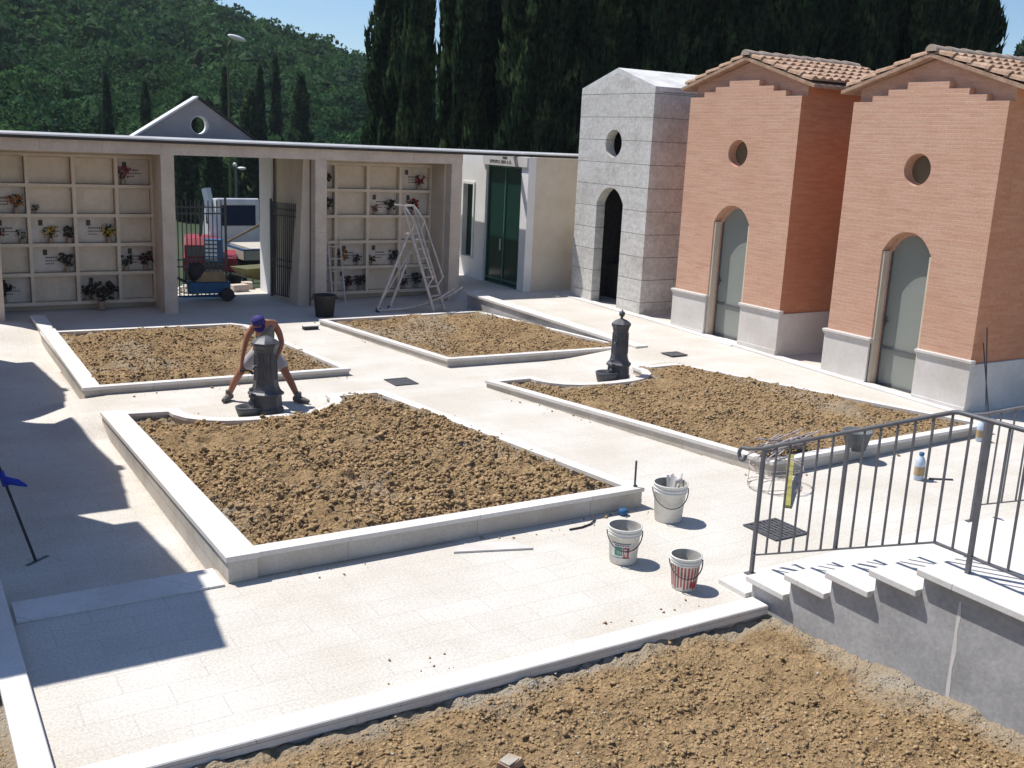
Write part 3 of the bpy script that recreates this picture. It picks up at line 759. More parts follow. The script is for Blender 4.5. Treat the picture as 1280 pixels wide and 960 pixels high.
EN1 = {(0, 1), (0, 2), (1, 2), (2, 2), (1, 3), (3, 3), (0, 4), (2, 4), (3, 0)}
EN2 = {(0, 0), (0, 1), (2, 1), (3, 1), (3, 0), (1, 3), (2, 3), (0, 3), (1, 4), (3, 4), (0, 4)}
def plaques(nb, VX, EN):
    for c in range(4):
        for r in range(5):
            x0, x1 = VX[c] + .035, VX[c + 1] - .035; z1 = RZ[5 - r] - .035; z0 = RZ[4 - r] + .035
            m = MB(); m.box(x0 + .012, x1 - .012, 24.15, 24.2, z0 + .012, z1 - .012)
            if (c, r) in EN:
                w = x1 - x0; xx = x0 + w * (.18 if (c + r) % 2 else .25)
                # oval photograph, two lines of engraved lettering
                m.box(xx, xx + .085, 24.14, 24.15, z1 - .19, z1 - .07, 1)
                for k, (zl, n) in enumerate(((z0 + .30, 7), (z0 + .235, 9), (z0 + .17, 5))):
                    for j in range(n): 
                        lx = x0 + w * .30 + j * .036
                        if lx < x1 - .06: m.box(lx, lx + .024, 24.147, 24.15, zl, zl + (.034 if k == 0 else .024), 1)
                pb_('niche_plaque', m, [MT['plaque2'], MT['ink']], nb)
            else: pb_('niche_plaque', m, MT['plaque'], nb)
niches(nb1, VX1); niches(nb2, VX2); plaques(nb1, VX1, EN1); plaques(nb2, VX2, EN2)
# gable over the passage
vs, fs = fill_plate([(4.83, 3.74), (7.50, 3.74), (6.19, 4.62)], [circ(6.22, 4.06, .2)], .3)
m = MB(); m.add([(v.x, 23.75 - v.z, v.y) for v in vs], fs); gb = pb_('gable', m, MT['gable'])
m = MB(); m.bar((4.78, 23.75, 3.745), (6.19, 23.75, 4.66), .42, .04); pb_('coping', m, MT['flash'], gb)
m = MB(); m.bar((6.19, 23.75, 4.655), (7.56, 23.75, 3.74), .42, .04); pb_('coping', m, MT['gutter'], gb)
m = MB(); m.lathe([(.2, -.151), (.188, -.151), (.188, .151), (.2, .151), (.2, -.151)], n=28); m.v = [(6.22 + x, 23.75 + z, 4.06 + y) for x, y, z in m.v]; pb_('round_rim', m, MT['white'], gb)
# side entrance (wall facing the gate bay)
vs, fs = fill_plate([(22.3, -.1), (26.8, -.1), (26.8, 3.655), (22.3, 3.655)], [[(22.62, .26), (24.42, .26), (24.42, 3.40), (22.62, 3.40)], [(25.07, .87), (25.62, .87), (25.62, 2.84), (25.07, 2.84)]], .22)
m = MB(); m.add([(14.11 - v.z, v.x, v.y) for v in vs], fs); ew = pb_('entrance_wall', m, MT['white'])
m = MB(); m.box(14.22, 15.9, 22.3, 22.5, -.1, 3.66); pb_('end_wall', m, MT['plaster'])
m = MB(); m.box(14.10, 14.12, 22.66, 24.38, .30, 3.36); d = pb_('entrance_door', m, MT['gdoor'])
m = MB()
for y in (22.62, 23.50, 24.38): m.box(14.07, 14.13, y, y + .045, .26, 3.40)
for z in (.27, .40, 3.35): m.box(14.068, 14.128, 22.665, 24.38, z, z + .05)
pb_('door_frame', m, MT['alu'], d)
m = MB(); m.bar((14.04, 23.62, 1.2), (14.04, 23.62, 1.5), .03); pb_('handle', m, MT['galv'], d)
m = MB(); m.box(14.12, 14.14, 25.07, 25.62, .87, 2.84); wn = pb_('window', m, MT['gdoor'])
m = MB()
for a in ((25.0, 25.07, .80, 2.91), (25.62, 25.69, .80, 2.91)): m.box(13.97, 14.01, a[0], a[1], a[2], a[3])
m.box(13.97, 14.01, 25.07, 25.62, 2.84, 2.91); m.box(13.95, 14.01, 25.07, 25.62, .80, .87); pb_('window_frame', m, MT['white'], wn)
m = MB(); m.box(13.955, 13.998, 22.32, 24.55, 3.405, 3.65); sg = pb_('sign_board', m, MT['plinth'])
def text(body, size, loc, rot, m, parent, name='lettering', ext=.003):
    cu = bpy.data.curves.new('tmp', 'FONT'); cu.body = body; cu.size = size; cu.extrude = ext; cu.align_x = 'CENTER'; cu.align_y = 'CENTER'
    t = bpy.data.objects.new('tmp', cu); C.objects.link(t)
    dg = bpy.context.evaluated_depsgraph_get(); dg.update()
    me = bpy.data.meshes.new_from_object(t.evaluated_get(dg)); bpy.data.objects.remove(t)
    me.materials.clear(); me.materials.append(m)
    o = bpy.data.objects.new(name, me); C.objects.link(o); o.location = loc; o.rotation_euler = rot; o.parent = parent
    return o
text('ISTITUTO S. GIUV. A. D.', .105, (13.95, 23.62 - 23, 3.50), (math.pi / 2, 0, -math.pi / 2), MT['ink'], sg)
m = MB(); m.box(13.948, 13.954, 23.30, 23.52, 3.585, 3.635); pb_('emblem', m, MT['ink'], sg)

# iron gate leaves
def gate(hinge, ang, w, label):
    o = empty('iron_gate', hinge, label, 'gate', 'wrought iron gate leaves of the passage', ang)
    m = MB()
    for x in (0, w): m.bar((x, 0, .05), (x, 0, 2.42), .045)
    for z in (.12, .82, .98, 2.05, 2.2): m.bar((0, 0, z), (w, 0, z), .03)
    m.build('gate_frame', MT['iron'], o)
    n = 14
    for i in range(1, n):
        m = MB(); m.bar((w * i / n, 0, .12), (w * i / n, 0, 2.36), .021); m.build('bar', MT['iron'], o)
gate((5.62, 24.6, 0), R_(4), 1.45, 'dark iron gate leaf standing closed at the left of the passage')
gate((8.50, 23.6, 0), R_(110), 1.05, 'dark iron gate leaf folded back against the right wall of the passage')

# flowers and vases in the niches
def vase(x, y, z, col, s, label, dark=False, name='flower_vase'):
    s = s * .76
    o = empty(name, (x, y, z), label, 'flowers', 'flower vases at the burial niches')
    m = MB(); m.lathe([(.001, 0), (.045 * s, 0), (.06 * s, .05 * s), (.05 * s, .11 * s), (.06 * s, .14 * s), (.05 * s, .14 * s), (.04 * s, .1 * s)], n=14)
    m.build('vase', MT['vase'], o)
    r = np.random.default_rng(int(abs(x * 1000 + z * 77)) % 9999)
    l = MB(); f = MB()
    for i in range(46):
        a = r.uniform(0, 6.28); q = r.random() ** .6 * .17 * s; h = .16 * s + (.24 * s) * r.random()
        c = Vector((q * math.cos(a), q * math.sin(a) * .6, h)); w = .035 * s * r.uniform(.7, 1.4)
        d1 = Vector(r.normal(0, 1, 3)).normalized() * w; d2 = Vector(r.normal(0, 1, 3)).normalized() * w
        if i < 22: l.add([c - d1, c + d2, c + d1, c - d2], [(0, 1, 2, 3)])
        else:
            f.ball(c, w * .75, 4)
    for i in range(6):
        a = r.uniform(0, 6.28); l.tube([(0, 0, .1 * s), (.08 * s * math.cos(a), .05 * s * math.sin(a), .3 * s)], .006 * s, 4)
    l.build('leaves', MT['leaf'], o); f.build('blooms', MT[col], o)
def niche_xy(VX, c, r, fx): return VX[c] + (VX[c + 1] - VX[c]) * fx, 24.06, RZ[4 - r] + .036
CN = ['first', 'second', 'third', 'fourth']; RN = ['top', 'second', 'third', 'fourth', 'bottom']
for side, VX, items in (('left', VX1, [(3, 0, .2, 'fl_pink', 1.25), (0, 1, .72, 'fl_orange', 1.3), (1, 1, .15, 'fl_dark', .6), (0, 2, .25, 'fl_red', 1.0), (0, 2, .8, 'fl_white', .9), (1, 2, .45, 'fl_yellow', 1.15),
                                     (1, 2, .85, 'fl_dark', 1.2), (2, 2, .78, 'fl_yellow', 1.3), (1, 3, .78, 'fl_dark', 1.35), (3, 3, .75, 'fl_purple', 1.35), (3, 3, .2, 'fl_dark', 1.1), (0, 4, .3, 'fl_dark', 1.4), (2, 4, .2, 'fl_dark', 1.1), (2, 4, .8, 'fl_dark', 1.2)]),
                        ('right', VX2, [(0, 0, .6, 'fl_dark', 1.2), (0, 1, .7, 'fl_dark', 1.35), (3, 0, .62, 'fl_red', 1.2), (2, 1, .72, 'fl_dark', 1.2), (2, 1, .25, 'fl_pink', .8), (3, 1, .45, 'fl_red', 1.3), (1, 3, .18, 'fl_orange', 1.3),
                                      (1, 3, .7, 'fl_dark', .9), (2, 3, .85, 'fl_dark', 1.2), (2, 3, .15, 'fl_dark', .8), (1, 4, .4, 'fl_purple', 1.2), (1, 4, .8, 'fl_dark', 1.3), (3, 4, .6, 'fl_dark', 1.3), (3, 4, .2, 'fl_purple', .9), (0, 3, .6, 'fl_white', .8)])):
    seen = {}
    for c, r, fx, col, s in items:
        x, y, z = niche_xy(VX, c, r, fx)
        colour = {'fl_pink': 'pink', 'fl_orange': 'orange', 'fl_dark': 'withered dark', 'fl_red': 'red', 'fl_white': 'white', 'fl_yellow': 'yellow', 'fl_purple': 'dark purple'}[col]
        vase(x, y, z, col, s, f'{colour} flowers in {RN[r]} row, {CN[c]} column of the {side} niches', col == 'fl_dark')
vase(4.05, 23.82, 0, 'fl_dark', 2.0, 'large pot of dark flowers standing on the floor before the left niches')

# ------------------------------------------------------------------ drinking fountains
def fountain(label):
    o = empty('drinking_fountain', (11.0, 14.30, .02), label, 'fountain', 'cast iron drinking fountains')
    m = MB()
    def oct(prof, **k): m.lathe(prof, n=8, a0=.5, sm=False, **k)
    oct([(.001, 0), (.245, 0), (.245, .05), (.225, .07), (.215, .23), (.25, .245), (.25, .275), (.215, .30), (.195, .33), (.18, .37), (.170, .42), (.155, .86), (.165, .88), (.165, .90), (.18, .93), (.195, .95), (.195, .985), (.15, 1.02), (.09, 1.05), (.035, 1.07), (.001, 1.07)])
    m.build('post', MT['cast'], o)
    m = MB()
    for i in range(8):
        t = 2 * math.pi * i / 8 + math.pi / 8; t2 = t + math.pi / 8
        for q in (-.03, .03):
            c_, s_ = math.cos(t + math.pi / 8), math.sin(t + math.pi / 8)
            a = Vector((c_ * .156 - s_ * q, s_ * .156 + c_ * q, .46)); b = Vector((c_ * .147 - s_ * q, s_ * .147 + c_ * q, .82))
            m.tube([a, b], .010, 5)
    m.build('fluting', MT['cast'], o)
    m = MB(); m.lathe([(.03, 1.06), (.024, 1.10), (.05, 1.12), (.062, 1.155), (.05, 1.19), (.018, 1.205), (.012, 1.23), (.001, 1.235)], n=14); m.build('finial', MT['cast'], o)
    m = MB(); m.tube([(-.12, -.06, .66), (-.20, -.10, .67), (-.225, -.112, .63)], [.022, .018, .014], 8); m.ball((-.12, -.06, .70), .03, 6); m.build('spout', MT['cast'], o)
    m = MB(); m.lathe([(.001, 0), (.20, 0), (.23, .10), (.24, .155), (.21, .155), (.19, .09), (.001, .06)], n=18); m.v = [(x * 1.0 - .33, y * .85 - .08, z) for x, y, z in m.v]; m.build('basin', MT['cast'], o)
    m = MB()
    for k in range(3): m.ball((-.24, -.10 + .0 * k, .17 + .09 * k), .045 - .006 * k, 6)
    m.build('scroll_bracket', MT['cast'], o)
    return o
f1 = fountain('dark cast iron drinking fountain in the rounded notch of the right bed'); f1.location = (10.98, 14.20, .02); f1.scale = (.9, .9, 1.0)
f2 = copy_tree(f1); f2.location = (4.63, 14.28, .02); f2.scale = (1.04, 1.04, 1.04)
bpy.data.objects.remove([c for c in f2.children if c.name.startswith('finial')][0])
for c in f2.children:
    if c.name.startswith('basin'): c.scale = (.8, .8, .7)
f2['label'] = 'dark cast iron drinking fountain in front of the bending worker'

# ------------------------------------------------------------------ buckets and small tools
def bucket(c, rb, rt, h, z, label, handle='front', body='pail', prints=None):
    o = empty('bucket', (c[0], c[1], z), label, 'bucket', 'plastic buckets on the paving' if z < .1 else None)
    m = MB(); e = .012
    prof = [(.001, .004), (rb - .006, 0), (rb, .008), (rb + (rt - rb) * .78, h * .78), (rt + .004, h * .79), (rt + .004, h * .81), (rt, h * .815), (rt, h * .87), (rt + .006, h * .875), (rt + .006, h * .895), (rt + .001, h * .90), (rt + .002, h * .97), (rt + .010, h * .975), (rt + .010, h), (rt - .004, h)]
    m.lathe(prof, n=36)
    m.build('pail', MT[body], o)
    m = MB(); m.lathe([(rt - .004, h), (rt - .01, h * .9), (rb - .004, h * .45), (.001, h * .42)], n=36); m.build('inside', MT['pailin' if body == 'pail' else body], o)
    m = MB(); a0 = math.radians(-58); ax = Vector((math.cos(a0 + math.pi / 2), math.sin(a0 + math.pi / 2), 0)); fr = Vector((math.cos(a0 + 0), math.sin(a0), 0))
    hd = {'front': (-.9, .65), 'side': (.55, .40)}[handle]
    pts = []
    for i in range(15):
        t = math.pi * i / 14; cs, sn = math.cos(t), math.sin(t)
        p = Vector((0.848, -.53, 0)) * cs * (rt + .014) + Vector((-.53, -.848, 0)) * sn * (rt + .016) + Vector((0, 0, h * .86 - sn * h * .42))
        pts.append(p)
    m.tube(pts, .006, 6); m.build('handle', MT['iron'], o)
    return o
def arc_patch(m, r0, r1, z0, z1, a0, a1, mi=0, n=6):
    """curved label panel lying on a bucket wall"""
    vs = []
    for i in range(n + 1):
        a = a0 + (a1 - a0) * i / n
        vs += [(r0 * math.cos(a), r0 * math.sin(a), z0), (r1 * math.cos(a), r1 * math.sin(a), z1)]
    m.add(vs, [(2 * i, 2 * i + 2, 2 * i + 3, 2 * i + 1) for i in range(n)], mi, True)
view = math.atan2(-8, -7)       # wall side that faces the steps terrace
b1 = bucket((7.24, 8.28), .150, .185, .43, 0.002, 'large white bucket with tools inside, beside the corner of the near bed')
m = MB()
r = np.random.default_rng(5)
for i in range(7):
    a = r.uniform(-1.0, 1.2); d = r.uniform(.03, .13)
    x, y = d * math.cos(a), d * math.sin(a); m.bar((x * .3, y * .3, .2), (x + .05 * math.cos(a), y + .03, .46 + r.uniform(0, .05)), .03 if i % 2 else .018, .012)
m.ball((.10, -.02, .45), .04, 6)
tag(m.build('hand_tools', [MT['plinth']]), 'bundle of mortar caked hand tools sticking out of the large white bucket', 'tools').location = (7.24, 8.28, .002)
b2 = bucket((6.06, 7.55), .135, .162, .375, .002, 'white bucket with a red and green printed label in front of the near bed')
m = MB(); RR = lambda z: .135 + (.162 - .135) * z / .375 + .0025
a0, a1 = view - .80, view + .52
arc_patch(m, RR(.075), RR(.235), .075, .235, a0, a1, 0, 10)
arc_patch(m, RR(.085) + .001, RR(.195) + .001, .085, .195, view + .02, view + .44, 1)
arc_patch(m, RR(.105) + .001, RR(.195) + .001, .105, .195, view - .56, view - .03, 2)
for z in (.08, .228): arc_patch(m, RR(z) + .0015, RR(z + .006) + .0015, z, z + .006, a0, a1, 3, 10)
for k, a in enumerate(np.linspace(view - .55, view + .34, 9)): arc_patch(m, RR(.206) + .001, RR(.222) + .001, .206, .222, a, a + .065, 3, 2)
# the letters on the two colour fields
for k, a in enumerate((view - .38, view - .27, view - .16)): arc_patch(m, RR(.12) + .002, RR(.18) + .002, .12, .18, a, a + .03, 4, 1)
for (aa, ab, za, zb) in ((.09, .12, .10, .18), (.12, .26, .165, .18), (.24, .27, .14, .18), (.12, .26, .13, .145), (.2, .28, .10, .13)):
    arc_patch(m, RR(za) + .002, RR(zb) + .002, za, zb, view + aa, view + ab, 4, 2)
m.build('printed_label', [MT['paper'], MT['red'], MT['green'], MT['ink'], MT['paper']], b2)
b3 = bucket((6.20, 6.79), .115, .143, .33, .002, 'small white bucket with red vertical stripes, nearest the steps')
m = MB(); R3 = lambda z: .115 + (.143 - .115) * z / .33 + .0022
for k in range(13):
    a = view - 1.55 + k * .25; arc_patch(m, R3(.02), R3(.245), .02 + .012 * (k % 3), .245, a, a + .125, 0, 2)
arc_patch(m, R3(.04) + .001, R3(.10) + .001, .04, .10, view + .42, view + .95, 0, 6)
m.build('printed_stripes', [MT['red']], b3)
m = MB(); m.lathe([(.001, 0), (.13, 0), (.19, .24), (.20, .24), (.2, .265), (.185, .265), (.12, .10), (.001, .10)], n=28)
x = m.build('mortar_tub', MT['greybucket']); x.location = (11.12, 9.02, .148)
tag(x, 'dark grey mortar tub sitting on the front kerb of the right bed', 'tub')
# black rubber tub by the portico
t = empty('rubber_bucket', (8.42, 21.75, 0.003), 'tall black rubber bucket at the corner of the far middle bed near the pillar', 'bucket')
m = MB(); m.lathe([(.001, 0), (.20, 0), (.245, .46), (.262, .465), (.262, .49), (.238, .49), (.19, .06), (.001, .05)], n=30); m.build('pail', MT['dark'], t)
m = MB()
for s in (-1, 1): m.tube([(s * .25, -.06, .45), (s * .29, -.05, .40), (s * .29, .05, .40), (s * .25, .06, .45)], .012, 6)
m.build('handle', MT['dark'], t)
# bottles
def jug(c, z, h, label, group='plastic bottles near the right bed'):
    o = empty('plastic_bottle', (c[0], c[1], z), label, 'bottle', group, .4)
    m = MB(); s = h / .34
    m.lathe([(.001, 0), (.07, 0), (.075, .012), (.075, .20), (.07, .235), (.045, .275), (.028, .295), (.026, .31)], n=20); m.v = [(x * s, y * s * .8, q * s) for x, y, q in m.v]; m.build('body', MT['lblue'], o)
    m = MB(); m.lathe([(.03, .305), (.03, .34), (.001, .34)], n=14); m.v = [(x * s, y * s, q * s) for x, y, q in m.v]; m.build('cap', MT['tblue'], o)
    m = MB(); m.tube([(.03 * s, 0, .285 * s), (.075 * s, 0, .27 * s), (.085 * s, 0, .20 * s), (.07 * s, 0, .17 * s)], .010 * s, 6); m.build('grip', MT['lblue'], o)
    m = MB(); m.lathe([(.0765, .06), (.0765, .17)], n=20); m.v = [(x * s, y * s * .8, q * s) for x, y, q in m.v]; m.build('printed_label', MT['wood'], o)
jug((11.22, 8.06), .003, .36, 'pale blue plastic bottle standing on the paving behind the railing')
jug((13.72, 8.92), .003, .34, 'pale plastic jug at the right front corner of the right bed')
m = MB(); m.tube([(11.35, 8.0, .012), (11.62, 7.84, .012)], .012, 6); tag(m.build('iron_bar', MT['iron']), 'short dark iron bar lying beside the pale blue bottle', 'bar')
# pin at the near bed corner
m = MB(); m.tube([(7.16, 8.80, .1), (7.155, 8.80, .54)], .012, 8); m.tube([(7.145, 8.80, .23), (7.185, 8.80, .235)], .018, 6)
tag(m.build('iron_peg', MT['iron']), 'upright rusty iron peg at the front corner of the near bed', 'peg')
# flat stone offcut, hose bit, blue cap
m = MB(); m.hexa([(4.62, 8.42, .004), (5.40, 8.17, .004), (5.30, 8.42, .004), (4.82, 8.56, .004)], [(4.62, 8.42, .022), (5.40, 8.17, .022), (5.30, 8.42, .022), (4.82, 8.56, .022)])
tag(m.build('stone_offcut', MT['plinth']), 'thin white stone offcut lying in front of the near bed kerb', 'stone slab')
m = MB(); m.tube([(6.04, 8.46, .012), (6.2, 8.46, .012), (6.34, 8.50, .012), (6.42, 8.55, .018), (6.47, 8.63, .05)], .010, 6)
tag(m.build('rubber_hose', MT['dark']), 'short bent piece of dark hose on the paving by the near kerb', 'hose')
m = MB(); m.lathe([(.001, 0), (.05, 0), (.055, .03), (.05, .065), (.04, .07), (.001, .07)], n=16); x = m.build('plastic_pot', MT['tblue']); x.location = (6.86, 8.60, .003)
tag(x, 'small blue plastic pot against the near bed kerb', 'pot')
# yellow board leaning on the kerb
m = MB(); m.bar((8.78, 7.99, .022), (9.83, 8.97, .235), .08, .03); tag(m.build('yellow_board', MT['yellow']), 'worn yellow board leaning on the corner kerb of the right bed', 'board')
# bundle of canes and coil of wire mesh on the bed corner
m = MB(); r = np.random.default_rng(9)
for i in range(34):
    a = r.uniform(-.35, .35); c = Vector((9.92 + r.normal(0, .06), 9.22 + r.normal(0, .05), .25 + abs(r.normal(0, .045)))); l = r.uniform(.32, .62)
    d = Vector((math.cos(.15 + a), math.sin(.15 + a) * .9, r.normal(0, .12))) * l
    m.tube([c - d, c + Vector((0, 0, .02)), c + d], .010, 5)
tag(m.build('cane_bundle', MT['stick']), 'tied bundle of grey dry canes lying on the soil at the right bed corner', 'canes')
m = MB()
for k in range(2):
    for sgn in (0, 1):
        pts = []
        for i in range(22):
            t = 2 * math.pi * i / 20; pts.append((9.22 + .36 * math.cos(t) + .02 * k, 8.62 + .30 * math.sin(t) + .03 * k, (.012 + .24 * sgn) + .02 * k + .015 * math.sin(3 * t + k)))
        m.tube(pts, .005, 5)
for i in range(5):
    t = 2 * math.pi * i / 5; m.tube([(9.22 + .36 * math.cos(t), 8.62 + .30 * math.sin(t), .01), (9.22 + .36 * math.cos(t + .15), 8.62 + .30 * math.sin(t + .15), .27)], .004, 5)
tag(m.build('wire_coil', MT['stick']), 'loose coil of thin wire standing at the left front corner of the right bed', 'wire')
m = MB(); m.box(7.40, 7.72, 20.28, 20.40, .003, .07); m.box(7.40, 7.72, 20.28, 20.42, .07, .085, 1)
tag(m.build('wooden_block', [MT['dark'], MT['plinth']]), 'dark block lying on the path beside the far middle bed', 'block')
m = MB(); m.hexa([(12.70, 22.55, .285), (12.95, 22.45, .285), (13.02, 22.62, .285), (12.80, 22.72, .285)], [(12.70, 22.55, .295), (12.95, 22.45, .30), (13.02, 22.62, .295), (12.80, 22.72, .30)])
tag(m.build('paper_sheet', MT['paper']), 'crumpled white paper on the floor by the green door', 'paper')
m = MB(); m.hexa([(-.10, -.05, 0), (.11, -.06, 0), (.09, .06, 0), (-.09, .05, 0)], [(-.09, -.045, .055), (.08, -.05, .065), (.08, .05, .05), (-.10, .045, .06)]); m.box(-.08, .05, -.04, .045, .06, .068, 1)
x = m.build('brick_fragment', [MT['tile'], MT['stone']], None, .008); x.location = (3.28, 5.12, -.03); x.rotation_euler = (.1, .12, .5)
tag(x, 'broken piece of brown brick with white mortar lying on the front soil', 'brick')
# long handled rake at the left
o = empty('long_rake', (1.05, 10.35, -.22), 'long handled rake with a blue grip, standing in the shade at the left', 'rake')
m = MB(); m.tube([(0, 0, .03), (-.21, .27, .82), (-.60, .80, 2.35)], .014, 7); m.build('pole', MT['dark'], o)
m = MB(); m.bar((-.10, -.10, .03), (.12, .08, .03), .05, .04)
for i in range(8): 
    t = i / 7; x, y = -.10 + .22 * t, -.10 + .18 * t; m.tube([(x, y, .03), (x + .03, y - .03, 0)], .006, 4)
m.build('rake_head', MT['iron'], o)
m = MB(); m.tube([(-.195, .25, .76), (-.232, .298, .90)], .03, 8); m.tube([(-.21, .27, .82), (-.10, .20, .80), (-.02, .16, .765)], [.04, .035, .01], 8); m.build('grip', MT['blue'], o)

# ------------------------------------------------------------------ rolling ladder
o = empty('rolling_ladder', (10.6, 21.75, 0), 'tall grey metal rolling ladder with handrails before the right niches', 'ladder')
def T_(p): return (p[0] - 10.6, p[1] - 21.75, p[2])
def seg(name, paths, r, m=MT['galv']):
    b = MB()
    for p in paths: b.tube([T_(q) for q in p], r * 1.35, 7)
    return b.build(name, m, o)
ft = [(11.02, 21.45, .05), (11.38, 21.62, .05)]          # foot of the steps
tp = [(10.62, 21.95, 1.86), (10.96, 22.12, 1.86)]        # top of the steps
for a, b in zip(ft, tp): seg('stringer', [[a, b]], .028)
for i in range(8):
    t = (i + .6) / 8.4; a = Vector(ft[0]).lerp(Vector(tp[0]), t); b = Vector(ft[1]).lerp(Vector(tp[1]), t)
    m = MB(); m.bar(T_(a), T_(b), .12, .022); m.build('step', MT['galv'], o)
for a, b in (((9.78, 21.92, .06), (10.58, 21.98, 1.84)), ((10.18, 22.1, .06), (10.90, 22.16, 1.84))): seg('support_leg', [[a, b]], .026)
seg('brace', [[(9.84, 21.92, .2), (10.62, 22.08, 1.30)], [(10.42, 21.96, 1.42), (10.74, 22.12, 1.42)]], .014)
hr = []
for a, b, k in ((ft[0], tp[0], -1), (ft[1], tp[1], 1)):
    A_ = Vector(a).lerp(Vector(b), .30); up = Vector((.12, -.05, .22))
    d = (Vector(b) - Vector(a)).normalized()
    hr.append([A_, A_ + up, Vector(b) + up * .6 + Vector((0, 0, .10)), Vector(b) + d * .62 + Vector((.02, 0, 0)), Vector(b) + d * .62 + Vector((-.22, .03, .03))])
for p in hr: seg('handrail', [p], .016)
seg('handrail', [[hr[0][3], hr[1][3]], [hr[0][2], Vector(tp[0])], [hr[1][2], Vector(tp[1])], [Vector(tp[0]), Vector(tp[0]) + (Vector(tp[0]) - Vector(ft[0])).normalized() * .62], [Vector(tp[1]), Vector(tp[1]) + (Vector(tp[1]) - Vector(ft[1])).normalized() * .62]], .018)
m = MB(); m.hexa([T_(p) for p in ((10.45, 21.95, 1.80), (10.62, 21.93, 1.80), (10.98, 22.12, 1.80), (10.82, 22.18, 1.80))], [T_(p) for p in ((10.45, 21.95, 1.83), (10.62, 21.93, 1.83), (10.98, 22.12, 1.83), (10.82, 22.18, 1.83))]); m.build('platform', MT['galv'], o)
for dx, dy in ((0, 0), (.32, .17)):
    seg('base_runner', [[(9.80 + dx, 21.90 + dy, .05), (10.35 + dx, 21.75 + dy, .09), (10.85 + dx, 21.68 + dy, .18), (11.30 + dx, 21.62 + dy, .36), (11.62 + dx, 21.60 + dy, .55)]], .02)
for p in ((9.80, 21.92, .06), (10.18, 22.1, .06)):
    m = MB(); m.lathe([(.001, -.02), (.06, -.02), (.06, .02), (.001, .02)], n=14); m.v = [T_((p[0] + x, p[1] + z, p[2] + y)) for x, y, z in m.v]; m.build('wheel', MT['dark'], o)
m = MB(); m.box(*[0.0, .01], -.11, .11, -.09, .09); m.v = [(x + .14, y + .32, z + 1.22) for x, y, z in m.v]; m.build('warning_plate', MT['cream'], o)
# short ladder against the niches
o = empty('short_ladder', (9.35, 23.7, 0), 'short aluminium ladder leaning against the right niches behind the pillar', 'ladder')
for dx in (0, .32):
    m = MB(); m.bar((dx, -.1, 0), (dx, .28, 1.55), .04, .02); m.build('rail', MT['galv'], o)
for i in range(5):
    t = (i + .6) / 5.4; m = MB(); m.bar((0, -.1 + .38 * t, 1.55 * t), (.32, -.1 + .38 * t, 1.55 * t), .03); m.build('rung', MT['galv'], o)

# ------------------------------------------------------------------ worker
def skin_obj(name, chains, m, parent, sub=2):
    """chains: list of lists of (x,y,z,r); a chain starting with an index tuple ('at', i) continues from vertex i"""
    V = []; E = []; Rr = []
    for ch in chains:
        prev = None
        for p in ch:
            if isinstance(p, int): prev = p; continue
            V.append(p[:3]); Rr.append(p[3]); i = len(V) - 1
            if prev is not None: E.append((prev, i))
            prev = i
    me = bpy.data.meshes.new(name); me.from_pydata(V, E, []); me.materials.append(m)
    o = bpy.data.objects.new(name, me); C.objects.link(o); o.parent = parent
    sk = o.modifiers.new('skin', 'SKIN'); sk.use_smooth_shade = True
    lay = me.skin_vertices[0].data if len(me.skin_vertices) else None
    if lay is None:
        bm = bmesh.new(); bm.from_mesh(me); bm.verts.layers.skin.verify(); bm.to_mesh(me); bm.free(); lay = me.skin_vertices[0].data
    for i, rd in enumerate(Rr): lay[i].radius = (rd if isinstance(rd, (tuple, list)) else (rd, rd))
    lay[0].use_root = True
    s = o.modifiers.new('sub', 'SUBSURF'); s.levels = sub; s.render_levels = sub
    return o
W0 = Vector((4.90, 14.86, 0))
W = empty('person', W0 + Vector((-.09, .02, 0)), 'person in purple cap, grey vest and pale shorts bending over the iron fountain', 'person')
def w(x, y, z, r): return (x - W0.x, y - W0.y, z, r)
hipC = w(4.95, 14.98, .83, .125)
body = [
 [hipC, w(4.93, 14.93, .95, .125), w(4.90, 14.84, 1.08, .135), w(4.87, 14.74, 1.20, .12), w(4.80, 14.66, 1.25, .055), w(4.74, 14.60, 1.27, .06), w(4.70, 14.55, 1.26, .088), w(4.665, 14.50, 1.23, .07)],   # 0-7 spine, neck, head
 [0, w(5.05, 14.96, .76, .095), w(5.14, 14.86, .59, .085), w(5.20, 14.78, .44, .062), w(5.27, 14.70, .27, .058), w(5.33, 14.62, .09, .04), w(5.40, 14.53, .05, .035)],   # right leg 8-13
 [0, w(4.84, 15.02, .76, .095), w(4.70, 15.02, .59, .085), w(4.58, 15.02, .46, .062), w(4.49, 15.06, .28, .058), w(4.42, 15.10, .09, .04), w(4.34, 15.02, .05, .035)],   # left leg
 [3, w(5.02, 14.80, 1.21, .062), w(5.10, 14.78, 1.07, .052), w(5.13, 14.74, .92, .042), w(5.06, 14.66, .80, .036), w(4.98, 14.58, .70, .028), w(4.94, 14.54, .645, .034)],  # right arm 20-25
 [3, w(4.72, 14.78, 1.19, .062), w(4.62, 14.78, 1.05, .052), w(4.57, 14.76, .91, .042), w(4.53, 14.73, .77, .036), w(4.50, 14.70, .65, .028), w(4.49, 14.69, .59, .034)],  # left arm 26-31
]
for base, (cx, cy, cz), sx in ((25, (4.94, 14.54, .645), -1), (31, (4.49, 14.69, .59), 1)):
    for k in range(4):
        q = (k - 1.5) * .019; l = (.052, .062, .06, .046)[k]
        body.append([base, w(cx + q, cy - .012, cz - .04, .0095), w(cx + q * 1.1, cy - .03, cz - .04 - l * .5, .009), w(cx + q, cy - .02 - .012, cz - .045 - l, .008)])
    body.append([base, w(cx + sx * .032, cy - .03, cz - .01, .0105), w(cx + sx * .036, cy - .05, cz - .045, .009)])
